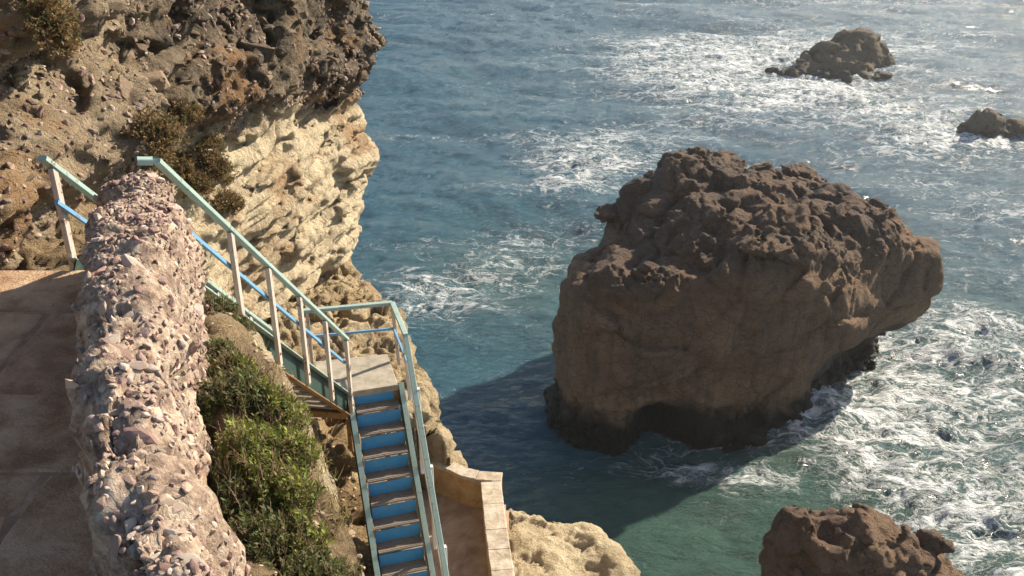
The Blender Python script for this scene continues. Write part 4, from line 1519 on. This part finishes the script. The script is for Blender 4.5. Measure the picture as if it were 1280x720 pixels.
# loose angular blocks set in the conglomerate
BL = blocks(12)
M_BLOCK = rock_mat("conglomerate_block", (0.11, 0.088, 0.07), (0.26, 0.20, 0.145), (0.42, 0.35, 0.26), (0.24, 0.15, 0.085), 2.2, 0.8, tone=False)
for me in BL: me.materials.append(M_BLOCK)
_tn = cliff_tone(CLIFF_V)
_in = (_px > -20) & (_px < 490) & (_py > -30) & (_py < 335)
cand = np.nonzero(_in & (CN[:, 0] > 0.05) & (_tn < 0.42))[0]
rng.shuffle(cand)
cellc = {}


def free_spot(p, s, k):
    g = tuple(np.floor(p / 0.30).astype(int))
    for a_ in (-1, 0, 1):
        for b_ in (-1, 0, 1):
            for c_ in (-1, 0, 1):
                for q, t in cellc.get((g[0] + a_, g[1] + b_, g[2] + c_), ()):
                    if (p[0] - q[0]) ** 2 + (p[1] - q[1]) ** 2 + (p[2] - q[2]) ** 2 < (k * (s + t)) ** 2: return False
    cellc.setdefault(g, []).append((p, s))
    return True


cnt = 0
for v in cand:
    if cnt >= 290: break
    p = CLIFF_V[v]
    s = float(np.clip(rng.lognormal(math.log(0.10), 0.42), 0.055, 0.24))
    if not free_spot(p, s, 0.95): continue
    cnt += 1
    o = bpy.data.objects.new("stone", BL[int(rng.integers(0, len(BL)))]); COL.objects.link(o); o.parent = cliff
    o.location = p - CN[v] * s * 0.3
    o.rotation_euler = (rng.normal() * 0.25, rng.normal() * 0.25, rng.uniform(0, 6.28))
    o.scale = (s * rng.uniform(0.9, 1.4), s * rng.uniform(0.8, 1.2), s * rng.uniform(0.55, 1.0))
BLK = []
for me in BL[:8]:
    bv = np.array([v.co[:] for v in me.vertices], np.float32)
    BLK.append(bv)
Vs, Fs, Cr, off = [], [], [], 0
rub = fbm(CLIFF_V, 1.1, 3, seed=4)
cand = np.nonzero(_in & (CN[:, 0] > -0.2) & (_tn < 0.55) & (rub > -0.15))[0]
rng.shuffle(cand)
cnt = 0
for v in cand:
    if cnt >= 3800: break
    p = CLIFF_V[v]
    s = float(np.clip(rng.lognormal(math.log(0.036), 0.4), 0.018, 0.08))
    if not free_spot(p, s, 0.85): continue
    cnt += 1
    B = basis(CN[v] + rng.normal(size=3) * 0.4)
    q = (PEBBLES[int(rng.integers(0, len(PEBBLES)))][:12] * np.array([s * 1.25, s, s])) @ B.T + p
    Vs.append(q); Fs.append(ICO1_F + off); off += 12
    Cr.append(np.tile((np.array(STONE_COLS[int(rng.integers(0, len(STONE_COLS)))]) * rng.uniform(0.45, 1.0)).astype(np.float32), (12, 1)))
rb = build("rubble", np.concatenate(Vs), np.concatenate(Fs), M_STONE, cliff, smooth=False, attrs={"col": np.concatenate(Cr)})
tag(rb, kind="stuff")

# loose stones on the planted strip and in the gully
LN = np.array([0, 0, 1.0])
lx, ly = LAND_P[:, 0], LAND_P[:, 1]
cand = np.nonzero((ly > 3.2) & (ly < 13) & (lx > -3.4) & (lx < 0.0) & (LAND_P[:, 2] > -10.3) & (fbm(LAND_P, 1.4, 2, seed=3) > -0.1))[0]
rng.shuffle(cand)
Vs, Fs, Cr, off = [], [], [], 0
for v in cand[:2200]:
    p = LAND_P[v]
    s = float(np.clip(rng.lognormal(math.log(0.02), 0.5), 0.008, 0.07))
    B = basis(LN + rng.normal(size=3) * 0.3)
    q = (PEBBLES[int(rng.integers(0, len(PEBBLES)))][:12] * np.array([s * 1.25, s, s * 0.8])) @ B.T + p + LN * s * 0.1
    Vs.append(q); Fs.append(ICO1_F + off); off += 12
    c = np.array([0.52, 0.42, 0.30]) * rng.uniform(0.5, 1.1)
    Cr.append(np.tile(c.astype(np.float32), (12, 1)))
sc_ = build("scree", np.concatenate(Vs), np.concatenate(Fs), M_STONE, LAND, smooth=False, attrs={"col": np.concatenate(Cr)})
tag(sc_, kind="stuff")
# dry grass on the same ground
cand = np.nonzero((ly > 3.2) & (ly < 11.5) & (LAND_P[:, 2] > -9.5) & (LAND_P[:, 2] < -2.7) & (lx > -3.2) & (lx < -0.6) & (LAND_DE < 0.15) & (fbm(LAND_P, 1.8, 2, seed=6) > 0.0))[0]
cand2 = np.nonzero((ly > 9.0) & (ly < 11.2) & (lx > -3.3) & (lx < -2.25) & (LAND_P[:, 2] > -9))[0]
rng.shuffle(cand); rng.shuffle(cand2)
GV, GF, GC = [], [], []
for v in cand[:420]:
    p0 = LAND_P[v]
    for _ in range(9):
        p = p0 + np.array([*rng.normal(size=2) * 0.02, -0.01])
        L = rng.uniform(0.05, 0.15); dr = rng.normal(size=3) * 0.45 + np.array([0, 0, 1.0]); dr /= np.linalg.norm(dr)
        sd = np.cross(dr, rng.normal(size=3)); sd /= np.linalg.norm(sd)
        m = p + dr * L * 0.6; e = p + dr * L + np.array([*rng.normal(size=2) * 0.3, -0.25]) * L * 0.5
        o = len(GV)
        GV += [p - sd * 0.0028, p + sd * 0.0028, m + sd * 0.002, m - sd * 0.002, e + sd * 0.0006, e - sd * 0.0006]
        GF += [(o, o + 1, o + 2, o + 3), (o + 3, o + 2, o + 4, o + 5)]
        c = np.array([(0.34, 0.25, 0.11), (0.26, 0.20, 0.075), (0.20, 0.19, 0.06)][int(rng.integers(0, 3))]) * rng.uniform(0.7, 1.2)
        GC += [c] * 6
dg = build("dry_grass", np.array(GV), np.array(GF, np.int32), M_LEAF, smooth=False, attrs={"col": np.array(GC, np.float32)})
tag(dg, "thin straw coloured grass scattered over the soil outside the wall", "grass", kind="stuff")

# ------------------------------------------------------------------ sea air
hz = NT("sea_haze")
hz.t.nodes.remove(hz.p)
pv = hz.n("ShaderNodeVolumePrincipled")
pv.inputs["Color"].default_value = (0.93, 0.95, 0.97, 1)
pv.inputs["Density"].default_value = 0.00045
pv.inputs["Anisotropy"].default_value = 0.6
hz.link(pv.outputs[0], hz.out.inputs["Volume"])
hb = [(x, y, z) for x in (-4500, 4500) for y in (-4500, 4500) for z in (-33.0, 4.0)]
HV = obj("haze", mesh_from("haze", np.array(hb), [(0, 1, 3, 2), (4, 6, 7, 5), (0, 4, 5, 1), (2, 3, 7, 6), (0, 2, 6, 4), (1, 5, 7, 3)], False), hz.m)
tag(HV, kind="stuff")

for o in bpy.data.objects:
    if "_o" in o: del o["_o"]
